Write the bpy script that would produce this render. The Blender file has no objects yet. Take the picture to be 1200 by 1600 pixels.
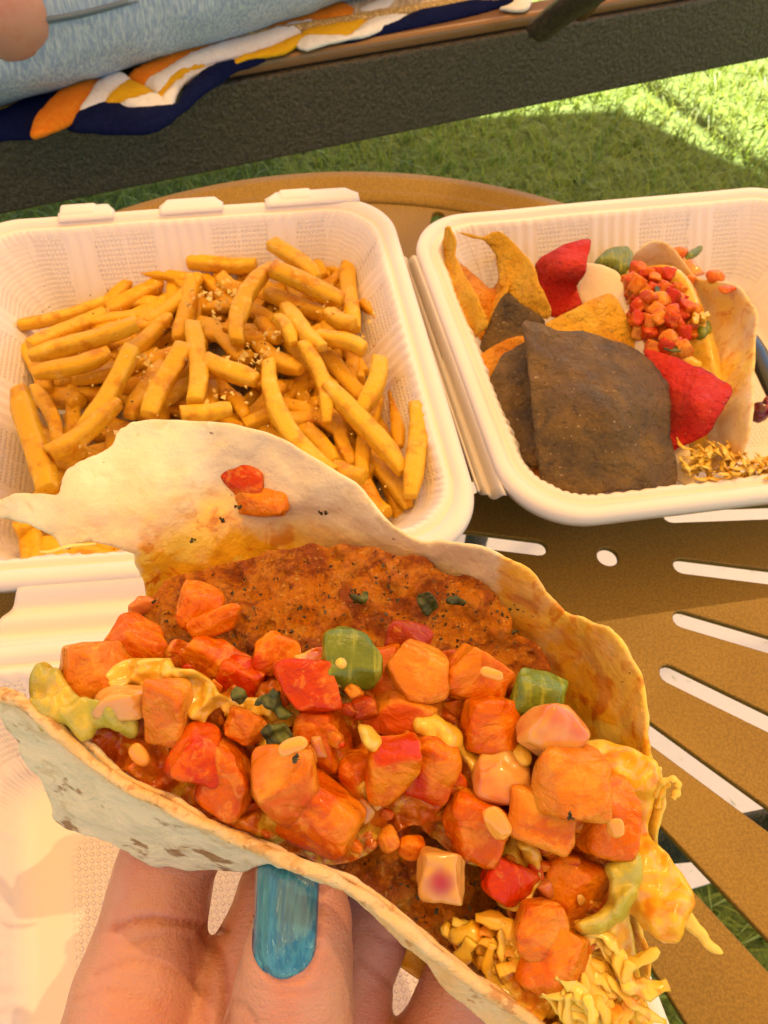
import bpy, bmesh, math, random
import numpy as np
from mathutils import Vector, Matrix, noise
from mathutils.geometry import delaunay_2d_cdt

random.seed(7)
rnd = random.Random(11)
scene = bpy.context.scene
import time; _t0 = time.time()
def _T(n): print("TT", n, round(time.time()-_t0, 1))
C = scene.collection

# ------------------------------------------------------------------ camera
F = 1155.0                       # focal length in pixels of the 1200x1600 photograph
PITCH, ROLL, CAMZ = math.radians(56), math.radians(3), 0.305
CAM = Vector((0, 0, CAMZ))
_r, _f, _u = Vector((1, 0, 0)), Vector((0, math.cos(PITCH), -math.sin(PITCH))), Vector((0, math.sin(PITCH), math.cos(PITCH)))
RIGHT = _r*math.cos(ROLL) + _u*math.sin(ROLL)
UP = -_r*math.sin(ROLL) + _u*math.cos(ROLL)
FWD = _f
cam_data = bpy.data.cameras.new('camera')
cam = bpy.data.objects.new('camera', cam_data)
C.objects.link(cam)
cam.matrix_world = Matrix(((RIGHT.x, UP.x, -FWD.x, CAM.x), (RIGHT.y, UP.y, -FWD.y, CAM.y), (RIGHT.z, UP.z, -FWD.z, CAM.z), (0, 0, 0, 1)))
cam_data.sensor_fit = 'VERTICAL'
cam_data.sensor_height = 36
cam_data.lens = F/1600*36
cam_data.clip_start = 0.01
cam_data.clip_end = 500
cam_data.dof.use_dof = True
cam_data.dof.focus_distance = 0.17
cam_data.dof.aperture_fstop = 42
scene.camera = cam

# ------------------------------------------------------------------ world, sun, exposure
SUN_EL, SUN_AZ = math.radians(60), math.radians(32)      # azimuth clockwise from +Y
w = bpy.data.worlds.new('World'); scene.world = w; w.use_nodes = True
nt = w.node_tree
sky = nt.nodes.new('ShaderNodeTexSky'); sky.sky_type = 'NISHITA'; sky.sun_disc = False
sky.sun_elevation = SUN_EL; sky.sun_rotation = SUN_AZ
bg = nt.nodes['Background']; bg.inputs[1].default_value = 0.05
nt.links.new(sky.outputs[0], bg.inputs[0])
SUN_DIR = Vector((math.sin(SUN_AZ)*math.cos(SUN_EL), math.cos(SUN_AZ)*math.cos(SUN_EL), math.sin(SUN_EL)))  # towards the sun
sd = bpy.data.lights.new('sun', 'SUN'); sd.energy = 5.0; sd.angle = math.radians(0.5); sd.color = (1, .95, .86)
so = bpy.data.objects.new('sun', sd); C.objects.link(so)
so.rotation_euler = SUN_DIR.to_track_quat('Z', 'Y').to_euler()
vs = scene.view_settings
vs.view_transform = 'Standard'; vs.look = 'None'; vs.gamma = 1; vs.use_curve_mapping = False
vs.exposure = 2.4

# ------------------------------------------------------------------ helpers
def atd(x, y, d):
    return CAM + (FWD + RIGHT*((x-600)/F) - UP*((y-800)/F))*d
def pl(x, y, z):
    v = FWD + RIGHT*((x-600)/F) - UP*((y-800)/F)
    return CAM + v*((z-CAM.z)/v.z)
def tag(o, label=None, cat=None, group=None, kind=None):
    if label: o['label'] = label
    if cat: o['category'] = cat
    if group: o['group'] = group
    if kind: o['kind'] = kind
    return o
def empty(name, loc, label=None, cat=None, group=None, kind=None):
    o = bpy.data.objects.new(name, None); C.objects.link(o); o.location = loc
    o.empty_display_size = .02
    return tag(o, label, cat, group, kind)
def link(name, me, mats=None, parent=None, smooth=True):
    o = bpy.data.objects.new(name, me); C.objects.link(o)
    if mats:
        for m in (mats if isinstance(mats, (list, tuple)) else [mats]): me.materials.append(m)
    if smooth and len(me.polygons): me.polygons.foreach_set('use_smooth', [True]*len(me.polygons))
    if parent:
        o.parent = parent
        o.matrix_parent_inverse = Matrix.Translation(-Vector(parent_loc(parent)))
    return o
def parent_loc(p):
    v = Vector(p.location)
    while p.parent: 
        p = p.parent; v = v if p is None else v
    return v
def mesh(name, verts, faces):
    me = bpy.data.meshes.new(name); me.from_pydata([tuple(v) for v in verts], [], faces); me.update(); return me
def obj(name, verts, faces, mat, parent=None, smooth=True):
    return link(name, mesh(name, verts, faces), mat, parent, smooth)
def center(o):
    """move a top-level mesh object's origin to its own base centre"""
    me = o.data; n = len(me.vertices); a = np.zeros(n*3); me.vertices.foreach_get('co', a); a = a.reshape(-1, 3)
    c = np.array([(a[:,0].min()+a[:,0].max())/2, (a[:,1].min()+a[:,1].max())/2, a[:,2].min()])
    a -= c; me.vertices.foreach_set('co', a.ravel()); me.update(); o.location = Vector(c); return o
def catmull(pts, per, closed=False):
    P = [np.array(p, float) for p in pts]; n = len(P); out = []
    for i in range(n if closed else n-1):
        if closed: p0, p1, p2, p3 = P[i-1], P[i], P[(i+1) % n], P[(i+2) % n]
        else: p0, p1, p2, p3 = P[max(i-1, 0)], P[i], P[i+1], P[min(i+2, n-1)]
        for k in range(per):
            t = k/per
            out.append(.5*((2*p1)+(-p0+p2)*t+(2*p0-5*p1+4*p2-p3)*t*t+(-p0+3*p1-3*p2+p3)*t**3))
    if not closed: out.append(P[-1])
    return out
def rbf(ctrl):
    """thin-plate interpolation of (x, y, value) control points"""
    c = np.array(ctrl, float); S = 300.
    if len(c) < 4:
        m = c[:, 2].mean(); 
        if len(c) == 1: return lambda x, y: np.full(np.shape(x), c[0, 2])
        A = np.c_[c[:, 0]/S, c[:, 1]/S, np.ones(len(c))]; s = np.linalg.lstsq(A, c[:, 2], rcond=None)[0]
        return lambda x, y: np.asarray(x)/S*s[0]+np.asarray(y)/S*s[1]+s[2]
    X = c[:, :2]/S; n = len(X)
    def ph(r): return np.where(r > 1e-9, r*r*np.log(np.maximum(r, 1e-9)), 0)
    K = ph(np.linalg.norm(X[:, None]-X[None], axis=2)) + np.eye(n)*1e-3
    Pm = np.c_[np.ones(n), X]
    A = np.zeros((n+3, n+3)); A[:n, :n] = K; A[:n, n:] = Pm; A[n:, :n] = Pm.T
    s = np.linalg.solve(A, np.r_[c[:, 2], 0, 0, 0])
    def f(x, y):
        q = np.stack([np.asarray(x, float)/S, np.asarray(y, float)/S], -1).reshape(-1, 2)
        r = np.linalg.norm(q[:, None]-X[None], axis=2)
        return (ph(r)@s[:n] + s[n] + q@s[n+1:n+3])
    return f
def tri2d(outline, step):
    """triangulate a closed 2-D outline with interior points; returns pts, tris, boundary order"""
    o = np.array(outline, float)
    mn, mx = o.min(0), o.max(0)
    gx, gy = np.arange(mn[0], mx[0], step), np.arange(mn[1], mx[1], step*.87)
    g = []
    for j, y in enumerate(gy):
        for x in gx: g.append((x+(j % 2)*step*.5, y))
    g = np.array(g) if g else np.zeros((0, 2))
    if len(g):
        ins = np.zeros(len(g), bool); n = len(o)
        for i in range(n):
            a, b = o[i-1], o[i]
            c = (a[1] > g[:, 1]) != (b[1] > g[:, 1])
            with np.errstate(divide='ignore', invalid='ignore'):
                xx = (b[0]-a[0])*(g[:, 1]-a[1])/(b[1]-a[1])+a[0]
            ins ^= c & (g[:, 0] < xx)
        g = g[ins]
    if len(g):
        dm = bdist(g, o); g = g[dm > step*.45]
    allp = [Vector(p) for p in o] + [Vector(p) for p in g]
    r = delaunay_2d_cdt(allp, [], [list(range(len(o)))], 1, 1e-4)
    V = np.array([list(v) for v in r[0]]); T = [tuple(f) for f in r[2]]
    TT = []
    for f in T:
        a, b, c = V[f[0]], V[f[1]], V[f[2]]
        TT.append(f if np.cross(b-a, c-a) < 0 else (f[0], f[2], f[1]))
    return V, TT
def bdist(g, o):
    d = np.full(len(g), 1e9)
    for i in range(len(o)):
        a, b = o[i-1], o[i]; ab = b-a; t = np.clip(((g-a)@ab)/(ab@ab+1e-9), 0, 1)
        d = np.minimum(d, np.linalg.norm(g-(a+t[:, None]*ab), axis=1))
    return d
def nz(p, s, seed=0, oct=3):
    return noise.fractal(Vector(p)*s + Vector((seed*7.3, seed*3.1, seed*5.7)), .9, 2.1, oct)
def jitter_outline(o, amp, freq, seed):
    out = []
    for i, p in enumerate(o):
        out.append((p[0]+amp*nz((p[0]*freq, p[1]*freq, 3.3), 1, seed), p[1]+amp*nz((p[0]*freq, p[1]*freq, 9.1), 1, seed+4)))
    return out
def slab(name, outline, ctrl, thick, mat, parent=None, mode='d', step=12, per=5, wob=.0004, ws=90, jit=0, seed=1, puff=0, puffw=30, subsurf=1, back=None, smooth_outline=True, rim=None):
    """a sheet or lump with its own outline, depth surface and thickness.
       puff>0 rounds it up towards the viewer side like a pillow; thickness goes to the far side."""
    o = catmull(outline, per, True) if smooth_outline else [np.array(p, float) for p in outline]
    if jit: o = jitter_outline(o, jit, .05, seed)
    V, T = tri2d(o, step)
    f = rbf(ctrl); dv = f(V[:, 0], V[:, 1])
    fn = atd if mode == 'd' else pl
    P = [fn(V[i, 0], V[i, 1], float(dv[i])) for i in range(len(V))]
    N = [Vector() for _ in P]
    for a, b, c in T:
        n = (P[b]-P[a]).cross(P[c]-P[a]); N[a] += n; N[b] += n; N[c] += n
    s = 0
    for p, n in zip(P, N): s += n.dot(CAM-p)
    sg = 1 if s > 0 else -1
    N = [(n*sg).normalized() if n.length > 0 else (CAM-p).normalized() for n, p in zip(N, P)]
    dm = bdist(V, np.array(o)) if puff else np.zeros(len(V))
    pf = puff*np.sqrt(1-(1-np.clip(dm/puffw, 0, 1))**2)
    top = [p + n*(float(pf[i]) + wob*nz(p, ws, seed)) for i, (p, n) in enumerate(zip(P, N))]
    bot = [p - n*(thick + float(pf[i])*.6) + n*(wob*nz(p, ws, seed)) for i, (p, n) in enumerate(zip(P, N))]
    nV = len(P)
    faces = [(a, b, c) if sg > 0 else (a, c, b) for a, b, c in T] + [(a+nV, c+nV, b+nV) if sg > 0 else (a+nV, b+nV, c+nV) for a, b, c in T]
    ec = {}
    for a, b, c in T:
        for e in ((a, b), (b, c), (c, a)): ec[e] = 1
    for (a, b) in list(ec):
        if (b, a) not in ec:
            faces.append((b, a, a+nV, b+nV) if sg > 0 else (a, b, b+nV, a+nV))
    ob = obj(name, top+bot, faces, mat, parent)
    if not subsurf: ob.data.polygons.foreach_set('use_smooth', [i < 2*len(T) for i in range(len(faces))])
    if subsurf:
        m = ob.modifiers.new('round', 'SUBSURF'); m.show_viewport = False; m.levels = subsurf; m.render_levels = subsurf
    return ob
def tube(pts, rad, seg=8, squash=1.0, caps=True, twist=0):
    """swept tube, returns verts, faces"""
    P = [Vector(p) for p in pts]; n = len(P); V = []; Fc = []
    R = rad if isinstance(rad, (list, tuple)) else [rad]*n
    up = Vector((0.13, .27, .95))
    for i, p in enumerate(P):
        t = (P[min(i+1, n-1)]-P[max(i-1, 0)]).normalized()
        a = t.cross(up).normalized(); b = a.cross(t).normalized()
        for k in range(seg):
            an = 2*math.pi*k/seg + twist*i
            V.append(p + a*math.cos(an)*R[i] + b*math.sin(an)*R[i]*squash)
    for i in range(n-1):
        for k in range(seg):
            Fc.append((i*seg+k, i*seg+(k+1) % seg, (i+1)*seg+(k+1) % seg, (i+1)*seg+k))
    if caps:
        Fc.append(tuple(range(seg-1, -1, -1))); Fc.append(tuple((n-1)*seg+k for k in range(seg)))
    return V, Fc
def box(a, b):
    (x0, y0, z0), (x1, y1, z1) = a, b
    V = [(x0,y0,z0),(x1,y0,z0),(x1,y1,z0),(x0,y1,z0),(x0,y0,z1),(x1,y0,z1),(x1,y1,z1),(x0,y1,z1)]
    return V, [(3,2,1,0),(4,5,6,7),(0,1,5,4),(1,2,6,5),(2,3,7,6),(3,0,4,7)]
class MB:
    def __init__(s): s.V = []; s.F = []; s.M = []
    def add(s, vf, m=0):
        n = len(s.V); s.V += list(vf[0]); s.F += [tuple(i+n for i in f) for f in vf[1]]; s.M += [m]*len(vf[1]); return s
    def build(s, name, mat, parent=None, smooth=True):
        o = obj(name, s.V, s.F, mat, parent, smooth)
        if any(s.M): o.data.polygons.foreach_set('material_index', s.M)
        return o
def bevel(o, wd, seg=2):
    m = o.modifiers.new('bevel', 'BEVEL'); m.width = wd; m.segments = seg; m.limit_method = 'ANGLE'; return o

# ------------------------------------------------------------------ materials
def srgb(r, g, b):
    f = lambda c: (c/255)/12.92 if c/255 <= .04045 else ((c/255+.055)/1.055)**2.4
    return (f(r), f(g), f(b), 1)
class M:
    def __init__(s, name, base=(.5, .5, .5), rough=.5, spec=.5, sss=0, sssr=(1, .3, .1), scale=.003, metal=0, coat=0, trans=0):
        s.m = bpy.data.materials.new(name); s.m.use_nodes = True; s.t = s.m.node_tree; s.n = s.t.nodes
        s.b = s.n['Principled BSDF']; s.base = tuple(base[:3])+(1,)
        s.b.inputs['Base Color'].default_value = s.base; s.b.inputs['Roughness'].default_value = rough
        s.b.inputs['Specular IOR Level'].default_value = spec; s.b.inputs['Metallic'].default_value = metal
        s.b.inputs['Subsurface Weight'].default_value = sss; s.b.inputs['Subsurface Radius'].default_value = sssr
        s.b.inputs['Subsurface Scale'].default_value = scale; s.b.inputs['Coat Weight'].default_value = coat
        s.b.inputs['Coat Roughness'].default_value = .12
        s.b.inputs['Transmission Weight'].default_value = trans
        s.tc = s.n.new('ShaderNodeTexCoord'); s.col = None; s.bump = None
        s.geo = s.n.new('ShaderNodeNewGeometry')
    def noise(s, scale, detail=4, rough=.55, dist=0, vec=None, stretch=None):
        t = s.n.new('ShaderNodeTexNoise'); t.inputs['Scale'].default_value = scale; t.inputs['Detail'].default_value = detail
        t.inputs['Roughness'].default_value = rough; t.inputs['Distortion'].default_value = dist
        v = vec or s.geo.outputs['Position']
        if stretch:
            mp = s.n.new('ShaderNodeMapping'); mp.inputs['Scale'].default_value = stretch[:3]
            if len(stretch) > 3: mp.inputs['Rotation'].default_value = stretch[3]
            s.t.links.new(v, mp.inputs['Vector']); v = mp.outputs[0]
        s.t.links.new(v, t.inputs['Vector']); return t.outputs['Fac']
    def voro(s, scale, feature='F1', rand=1, vec=None):
        t = s.n.new('ShaderNodeTexVoronoi'); t.inputs['Scale'].default_value = scale; t.feature = feature
        t.inputs['Randomness'].default_value = rand
        s.t.links.new(vec or s.geo.outputs['Position'], t.inputs['Vector']); return t.outputs['Distance']
    def rand(s):
        o = s.n.new('ShaderNodeObjectInfo'); return o.outputs['Random']
    def ramp(s, fac, a, b, lo=0, hi=1):
        r = s.n.new('ShaderNodeMapRange'); r.inputs['From Min'].default_value = a; r.inputs['From Max'].default_value = b
        r.inputs['To Min'].default_value = lo; r.inputs['To Max'].default_value = hi; r.interpolation_type = 'SMOOTHSTEP'
        s.t.links.new(fac, r.inputs['Value']); return r.outputs[0]
    def mul(s, a, b, op='MULTIPLY'):
        m = s.n.new('ShaderNodeMath'); m.operation = op
        for i, v in enumerate((a, b)):
            if isinstance(v, (int, float)): m.inputs[i].default_value = v
            else: s.t.links.new(v, m.inputs[i])
        return m.outputs[0]
    def mix(s, fac, color, blend='MIX'):
        m = s.n.new('ShaderNodeMix'); m.data_type = 'RGBA'; m.blend_type = blend
        if isinstance(fac, (int, float)): m.inputs[0].default_value = fac
        else: s.t.links.new(fac, m.inputs[0])
        if s.col is None: m.inputs[6].default_value = s.base
        else: s.t.links.new(s.col, m.inputs[6])
        if hasattr(color, 'is_linked'): s.t.links.new(color, m.inputs[7])
        else: m.inputs[7].default_value = tuple(color[:3])+(1,)
        s.col = m.outputs[2]; s.t.links.new(s.col, s.b.inputs['Base Color']); return s
    def bmp(s, h, strength=.5, dist=.001):
        b = s.n.new('ShaderNodeBump'); b.inputs['Strength'].default_value = strength; b.inputs['Distance'].default_value = dist
        s.t.links.new(h, b.inputs['Height'])
        if s.bump: s.t.links.new(s.bump, b.inputs['Normal'])
        s.bump = b.outputs[0]; s.t.links.new(s.bump, s.b.inputs['Normal']); return s
    def roughn(s, fac, a, b):
        s.t.links.new(s.ramp(fac, 0.3, .7, a, b), s.b.inputs['Roughness']); return s
MAT = {}
def mk(name, **k):
    m = M(name, **k); MAT[name] = m.m; return m

m = mk('tortilla', base=(.80, .63, .40), rough=.55, sss=.15, sssr=(1, .6, .3), scale=.003)
m.mix(m.ramp(m.noise(60, 5), .45, .75, 0, .5), (.86, .74, .55)).mix(m.ramp(m.noise(130, 3), .62, .72, 0, .3), (.62, .40, .14))
m.mix(m.ramp(m.noise(900, 2), .68, .78, 0, .25), (.45, .26, .08))
m.bmp(m.noise(250, 4), .35, .0012).bmp(m.noise(1500, 3), .25, .0004)
# vertex attribute 'grease' stains the inside of the tortilla, 'toast' browns the outside
m2 = mk('tortilla_inside', base=(.74, .60, .38), rough=.42, sss=.15, sssr=(1, .6, .3), scale=.003)
at = m2.n.new('ShaderNodeAttribute'); at.attribute_name = 'grease'
m2.mix(m2.ramp(m2.noise(55, 4), .45, .62, 0, .8), (.82, .72, .50)).mix(m2.ramp(m2.noise(95, 4, dist=.5), .58, .66, 0, .4), (.58, .44, .18))
gf = m2.mul(at.outputs['Fac'], m2.ramp(m2.noise(90, 5, dist=.6), .3, .6, .6, 1.3))
m2.mix(gf, (.78, .42, .020))
m2.mix(m2.mul(gf, m2.ramp(m2.noise(75, 4, dist=1), .48, .6, 0, .8)), (.84, .60, .10))
m2.mix(m2.mul(gf, m2.ramp(m2.noise(130, 5, dist=1), .52, .64, 0, .8)), (.58, .17, .010))
m2.mix(m2.ramp(m2.noise(520, 3), .71, .76, 0, .7), (.22, .09, .03))
m2.bmp(m2.noise(110, 4), .5, .0025).bmp(m2.noise(300, 4), .4, .0010).bmp(m2.noise(1300, 3), .25, .0004)
m2.t.links.new(m2.ramp(at.outputs['Fac'], 0, 1, .5, .25), m2.b.inputs['Roughness'])
m3 = mk('tortilla_outside', base=(.72, .62, .45), rough=.7, sss=.1, sssr=(1, .6, .3), scale=.002)
m3.mix(m3.ramp(m3.noise(100, 5), .45, .7, 0, .6), (.58, .51, .34))
at = m3.n.new('ShaderNodeAttribute'); at.attribute_name = 'toast'
br = m3.ramp(m3.noise(1.0, 4, dist=.4, stretch=(95, 150, 130, (0.5, .3, -.5))), .585, .655)
m3.mix(m3.ramp(m3.noise(150, 4, dist=.8), .55, .66, 0, .45), (.50, .34, .15)).mix(m3.mul(br, .85), (.24, .10, .025)).mix(m3.mul(at.outputs['Fac'], m3.ramp(m3.noise(150, 4), .3, .6, .6, 1)), (.74, .42, .13))
m3.mix(m3.mul(at.outputs['Fac'], m3.ramp(m3.noise(260, 4), .56, .66, 0, .9)), (.36, .13, .02))
m3.bmp(m3.noise(1., 5, dist=.5, stretch=(70, 120, 100, (0.5, .3, -.5))), .7, .0035).bmp(m3.noise(230, 5, dist=.2), .6, .0013).bmp(m3.noise(900, 3), .3, .0006)

m = mk('chicken', base=(.68, .21, .003), rough=.3, sss=.12, sssr=(1, .3, .08), scale=.002, spec=.35)
m.mix(m.ramp(m.noise(190, 6, .65), .45, .63, 0, .9), (.70, .27, .015)).mix(m.ramp(m.noise(70, 6, .65, .8), .47, .60, 0, .92), (.34, .07, .005))
m.mix(m.ramp(m.noise(330, 5, .75), .56, .64, 0, .8), (.36, .08, .006)).mix(m.ramp(m.noise(420, 4, .7), .63, .68, 0, .95), (.045, .018, .006)).mix(m.ramp(m.noise(700, 3), .63, .69, 0, .6), (.85, .50, .12))
m.bmp(m.noise(420, 6, .75), 1, .0030).bmp(m.voro(520), .6, .0012).roughn(m.noise(260), .15, .55)

def tomato(name, c1, c2, c3, sk=(.50, .022, .002)):
    m = mk(name, base=c1, rough=.16, sss=.45, sssr=(1, .22, .05), scale=.0035, spec=.2, coat=.08)
    m.mix(m.ramp(m.rand(), 0, 1, 0, .9), c2).mix(m.ramp(m.noise(95, 4, dist=1.2), .44, .62, 0, .8), c3)
    m.mix(m.ramp(m.noise(240, 4, dist=1.6), .56, .66, 0, .4), (.74, .30, .04)).mix(m.ramp(m.noise(150, 3, dist=1), .58, .68, 0, .5), (.52, .05, .003))
    at = m.n.new('ShaderNodeAttribute'); at.attribute_name = 'peel'
    m.mix(m.mul(at.outputs['Fac'], m.ramp(m.noise(60, 2), .3, .6, .6, .95)), sk)
    m.bmp(m.noise(170, 4, dist=.6), .8, .0022).bmp(m.noise(620, 4), .45, .0008).roughn(m.noise(120, 3), .07, .34); return m
tomato('tomato', (.56, .095, .0), (.64, .145, .0), (.74, .24, .008))
tomato('tomato_red', (.50, .028, .0), (.58, .05, .0), (.66, .13, .004))
tomato('tomato_pink', (.60, .155, .006), (.66, .20, .010), (.76, .31, .03), (.56, .07, .0))
tomato('tomato_dark', (.30, .03, .002), (.40, .06, .003), (.52, .13, .008), (.3, .015, .002))
m = mk('salsa_pulp', base=(.52, .10, .006), rough=.12, sss=.3, sssr=(1, .3, .05), scale=.003, spec=.4, coat=.3)
m.mix(m.ramp(m.noise(120, 4, dist=.8), .42, .6, 0, .9), (.62, .20, .012)).mix(m.ramp(m.noise(210, 4, dist=1), .58, .68, 0, .8), (.72, .42, .05)).mix(m.ramp(m.noise(90, 3), .6, .7, 0, .8), (.34, .05, .004)).mix(m.ramp(m.noise(75, 4, dist=1), .56, .64, 0, .9), (.70, .46, .05))
m.bmp(m.noise(260, 4), .8, .0018)
m = mk('onion', base=(.68, .33, .075), rough=.18, sss=.5, sssr=(1, .6, .4), scale=.005, coat=.3)
m.mix(m.ramp(m.noise(90, 3), .42, .6, 0, .85), (.60, .15, .04)).bmp(m.noise(200, 3), .3, .0006)
m = mk('onion_red', base=(.62, .32, .08), rough=.2, sss=.4, sssr=(1, .5, .4), scale=.004, coat=.3)
at = m.n.new('ShaderNodeTexGradient'); at.gradient_type = 'SPHERICAL'
mp = m.n.new('ShaderNodeMapping'); mp.inputs['Scale'].default_value = (230, 230, 160)
m.t.links.new(m.tc.outputs['Object'], mp.inputs[0]); m.t.links.new(mp.outputs[0], at.inputs[0])
m.mix(m.ramp(at.outputs['Fac'], 0, .5), (.40, .008, .025)).bmp(m.noise(400, 3), .3, .0006)
m = mk('pepper', base=(.13, .17, .005), rough=.34, sss=.2, sssr=(.5, 1, .1), scale=.003, coat=.05)
m.mix(m.ramp(m.noise(80, 4), .42, .65, 0, .8), (.09, .13, .008)).mix(m.ramp(m.noise(1., 4, stretch=(700, 60, 200)), .5, .7, 0, .6), (.38, .38, .03)).bmp(m.noise(300, 4), .6, .0012)
m = mk('herb', base=(.035, .045, .008), rough=.5); m.mix(m.ramp(m.noise(200, 3), .45, .6), (.10, .12, .015)).bmp(m.noise(600, 4), .5, .0008)
m = mk('sauce', base=(.76, .46, .05), rough=.22, sss=.25, sssr=(1, .7, .2), scale=.003, coat=.3)
m.mix(m.ramp(m.noise(75, 4), .45, .62, 0, .9), (.66, .38, .03)).mix(m.ramp(m.noise(140, 4), .56, .7, 0, .6), (.84, .62, .18)).mix(m.ramp(m.noise(100, 4), .58, .66, 0, .6), (.40, .34, .04)).bmp(m.noise(180, 4), .6, .0015)
m = mk('seed', base=(.80, .34, .05), rough=.2, sss=.3, scale=.002, coat=.3); m.bmp(m.noise(400), .3, .0005)
m = mk('guacamole', base=(.46, .38, .04), rough=.3, sss=.25, sssr=(.8, 1, .3), scale=.003, coat=.2)
m.mix(m.ramp(m.noise(95, 4), .42, .62, 0, .8), (.70, .46, .05)).mix(m.ramp(m.noise(60, 3), .5, .7, 0, .6), (.28, .30, .04)).bmp(m.noise(260, 5), .7, .0014)
m = mk('cheese', base=(.84, .44, .022), rough=.28, sss=.35, sssr=(1, .6, .15), scale=.005, coat=.15)
m.mix(m.ramp(m.noise(60, 3), .45, .65, 0, .8), (.86, .60, .10)).mix(m.ramp(m.noise(110, 3, dist=1), .5, .66, 0, .85), (.76, .22, .008)).bmp(m.noise(110, 4), .5, .0018)
m = mk('shredded_cheese', base=(.84, .56, .09), rough=.4, sss=.3, sssr=(1, .6, .15), scale=.003)
m.mix(m.rand(), (.80, .42, .03)).bmp(m.noise(400, 3), .4, .0006)
m = mk('cabbage', base=(.72, .56, .14), rough=.3, sss=.4, sssr=(1, .8, .3), scale=.003); m.mix(m.ramp(m.rand(), 0, 1), (.62, .60, .16)).mix(m.ramp(m.noise(300), .5, .65, 0, .5), (.85, .74, .40))
m = mk('skin', base=(.58, .27, .19), rough=.46, sss=.3, sssr=(1, .28, .12), scale=.004)
m.mix(m.ramp(m.noise(45, 4), .42, .68, 0, .6), (.54, .18, .11)).mix(m.ramp(m.noise(120, 4), .5, .75, 0, .35), (.64, .34, .22))
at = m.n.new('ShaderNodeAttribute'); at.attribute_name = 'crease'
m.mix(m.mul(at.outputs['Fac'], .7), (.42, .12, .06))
m.bmp(m.noise(1.0, 3, stretch=(500, 1700, 500, (0, .2, .3))), .35, .0006).bmp(m.noise(1., 4, dist=.6, stretch=(160, 420, 160, (0, .2, .3))), .3, .0010).bmp(m.voro(1500), .3, .0004).roughn(m.noise(200), .36, .55)
m = mk('nail_polish', base=(.020, .15, .28), rough=.22, coat=.6)
m.mix(m.ramp(m.noise(1., 4, stretch=(900, 130, 900)), .42, .62, 0, .75), (.05, .25, .38)).mix(m.ramp(m.noise(1., 5, stretch=(1400, 160, 1400)), .60, .68, 0, .6), (.22, .44, .52))
m.mix(m.ramp(m.noise(260, 4), .6, .7, 0, .5), (.02, .20, .38)).bmp(m.noise(1., 4, stretch=(900, 150, 900)), .6, .0007).bmp(m.noise(260, 3), .5, .0006)

m = mk('fry', base=(.72, .36, .008), rough=.4, spec=.25, sss=.15, sssr=(1, .5, .1), scale=.003)
m.mix(m.ramp(m.rand(), 0, 1, 0, .75), (.78, .44, .022)).mix(m.ramp(m.noise(95, 4), .5, .68, 0, .7), (.54, .18, .003))
m.mix(m.ramp(m.noise(160, 4), .57, .7, 0, .6), (.82, .52, .10)).mix(m.ramp(m.noise(500, 3), .66, .72, 0, .5), (.30, .09, .015))
m.bmp(m.noise(260, 5), .6, .0013).bmp(m.noise(1200, 3), .3, .0005)
m = mk('pale_crumb', base=(.86, .58, .14), rough=.6, sss=.2, scale=.002); m.bmp(m.noise(900, 3), .6, .0008)
m = mk('fleck', base=(.05, .04, .012), rough=.6)
def chip(name, a, b, c, sp):
    m = mk(name, base=a, rough=.5, spec=.2)
    m.mix(m.ramp(m.noise(70, 4), .42, .65, 0, .8), b).mix(m.ramp(m.noise(45, 4, dist=.5), .52, .68, 0, .7), c).mix(m.ramp(m.noise(650, 2), .68, .74, 0, .8), sp)
    m.bmp(m.noise(110, 4), 1, .005).bmp(m.voro(260), .35, .0018).bmp(m.noise(420, 5, .65), .9, .0022).roughn(m.noise(120), .35, .65)
chip('chip_blue', (.135, .080, .032), (.21, .115, .030), (.075, .050, .028), (.55, .38, .2))
chip('chip_yellow', (.74, .36, .015), (.78, .45, .04), (.62, .22, .008), (.85, .6, .2))
chip('chip_orange', (.64, .21, .006), (.72, .30, .015), (.52, .13, .005), (.8, .5, .15))
chip('chip_red', (.58, .022, .008), (.64, .04, .012), (.48, .012, .006), (.75, .2, .1))

# moulded foam of the containers: diamond embossing where the 'panel' attribute is set
m = mk('foam', base=(.80, .70, .62), rough=.5, sss=.12, sssr=(1, .8, .6), scale=.004)
uv = m.n.new('ShaderNodeUVMap'); uv.uv_map = 'emboss'
sp = m.n.new('ShaderNodeSeparateXYZ'); m.t.links.new(uv.outputs[0], sp.inputs[0])
K = 2*math.pi/.0046
s1 = m.mul(m.mul(m.mul(sp.outputs[0], sp.outputs[1], 'ADD'), K), 0, 'SINE'); s2 = m.mul(m.mul(m.mul(sp.outputs[0], sp.outputs[1], 'SUBTRACT'), K), 0, 'SINE')
lat = m.ramp(m.mul(s1, s2), .0, .5)
at = m.n.new('ShaderNodeAttribute'); at.attribute_name = 'panel'
m.bmp(m.mul(lat, at.outputs['Fac']), .8, .0009).bmp(m.noise(700, 3), .12, .0004).bmp(m.noise(25, 3), .2, .002)
m.mix(m.ramp(m.noise(30, 3), .4, .8, 0, .3), (.78, .67, .60))
m = mk('table_metal', base=(.29, .17, .028), rough=.5, metal=.2, spec=.3)
m.mix(m.ramp(m.noise(900, 3), .35, .65, 0, .6), (.15, .085, .016)).mix(m.ramp(m.noise(1700, 2), .62, .72, 0, .5), (.52, .33, .09)).mix(m.ramp(m.noise(9, 4), .4, .7, 0, .45), (.30, .165, .02))
m.bmp(m.noise(1300, 3), .2, .0004).roughn(m.noise(14, 4), .42, .6)
m = mk('chair_metal', base=(.045, .035, .022), rough=.5, metal=.3)
m.mix(m.ramp(m.noise(350, 3), .4, .62, 0, .8), (.11, .085, .055)).mix(m.ramp(m.noise(30, 3), .4, .7, 0, .3), (.08, .06, .04)).bmp(m.noise(190, 3), 1, .003)
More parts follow.
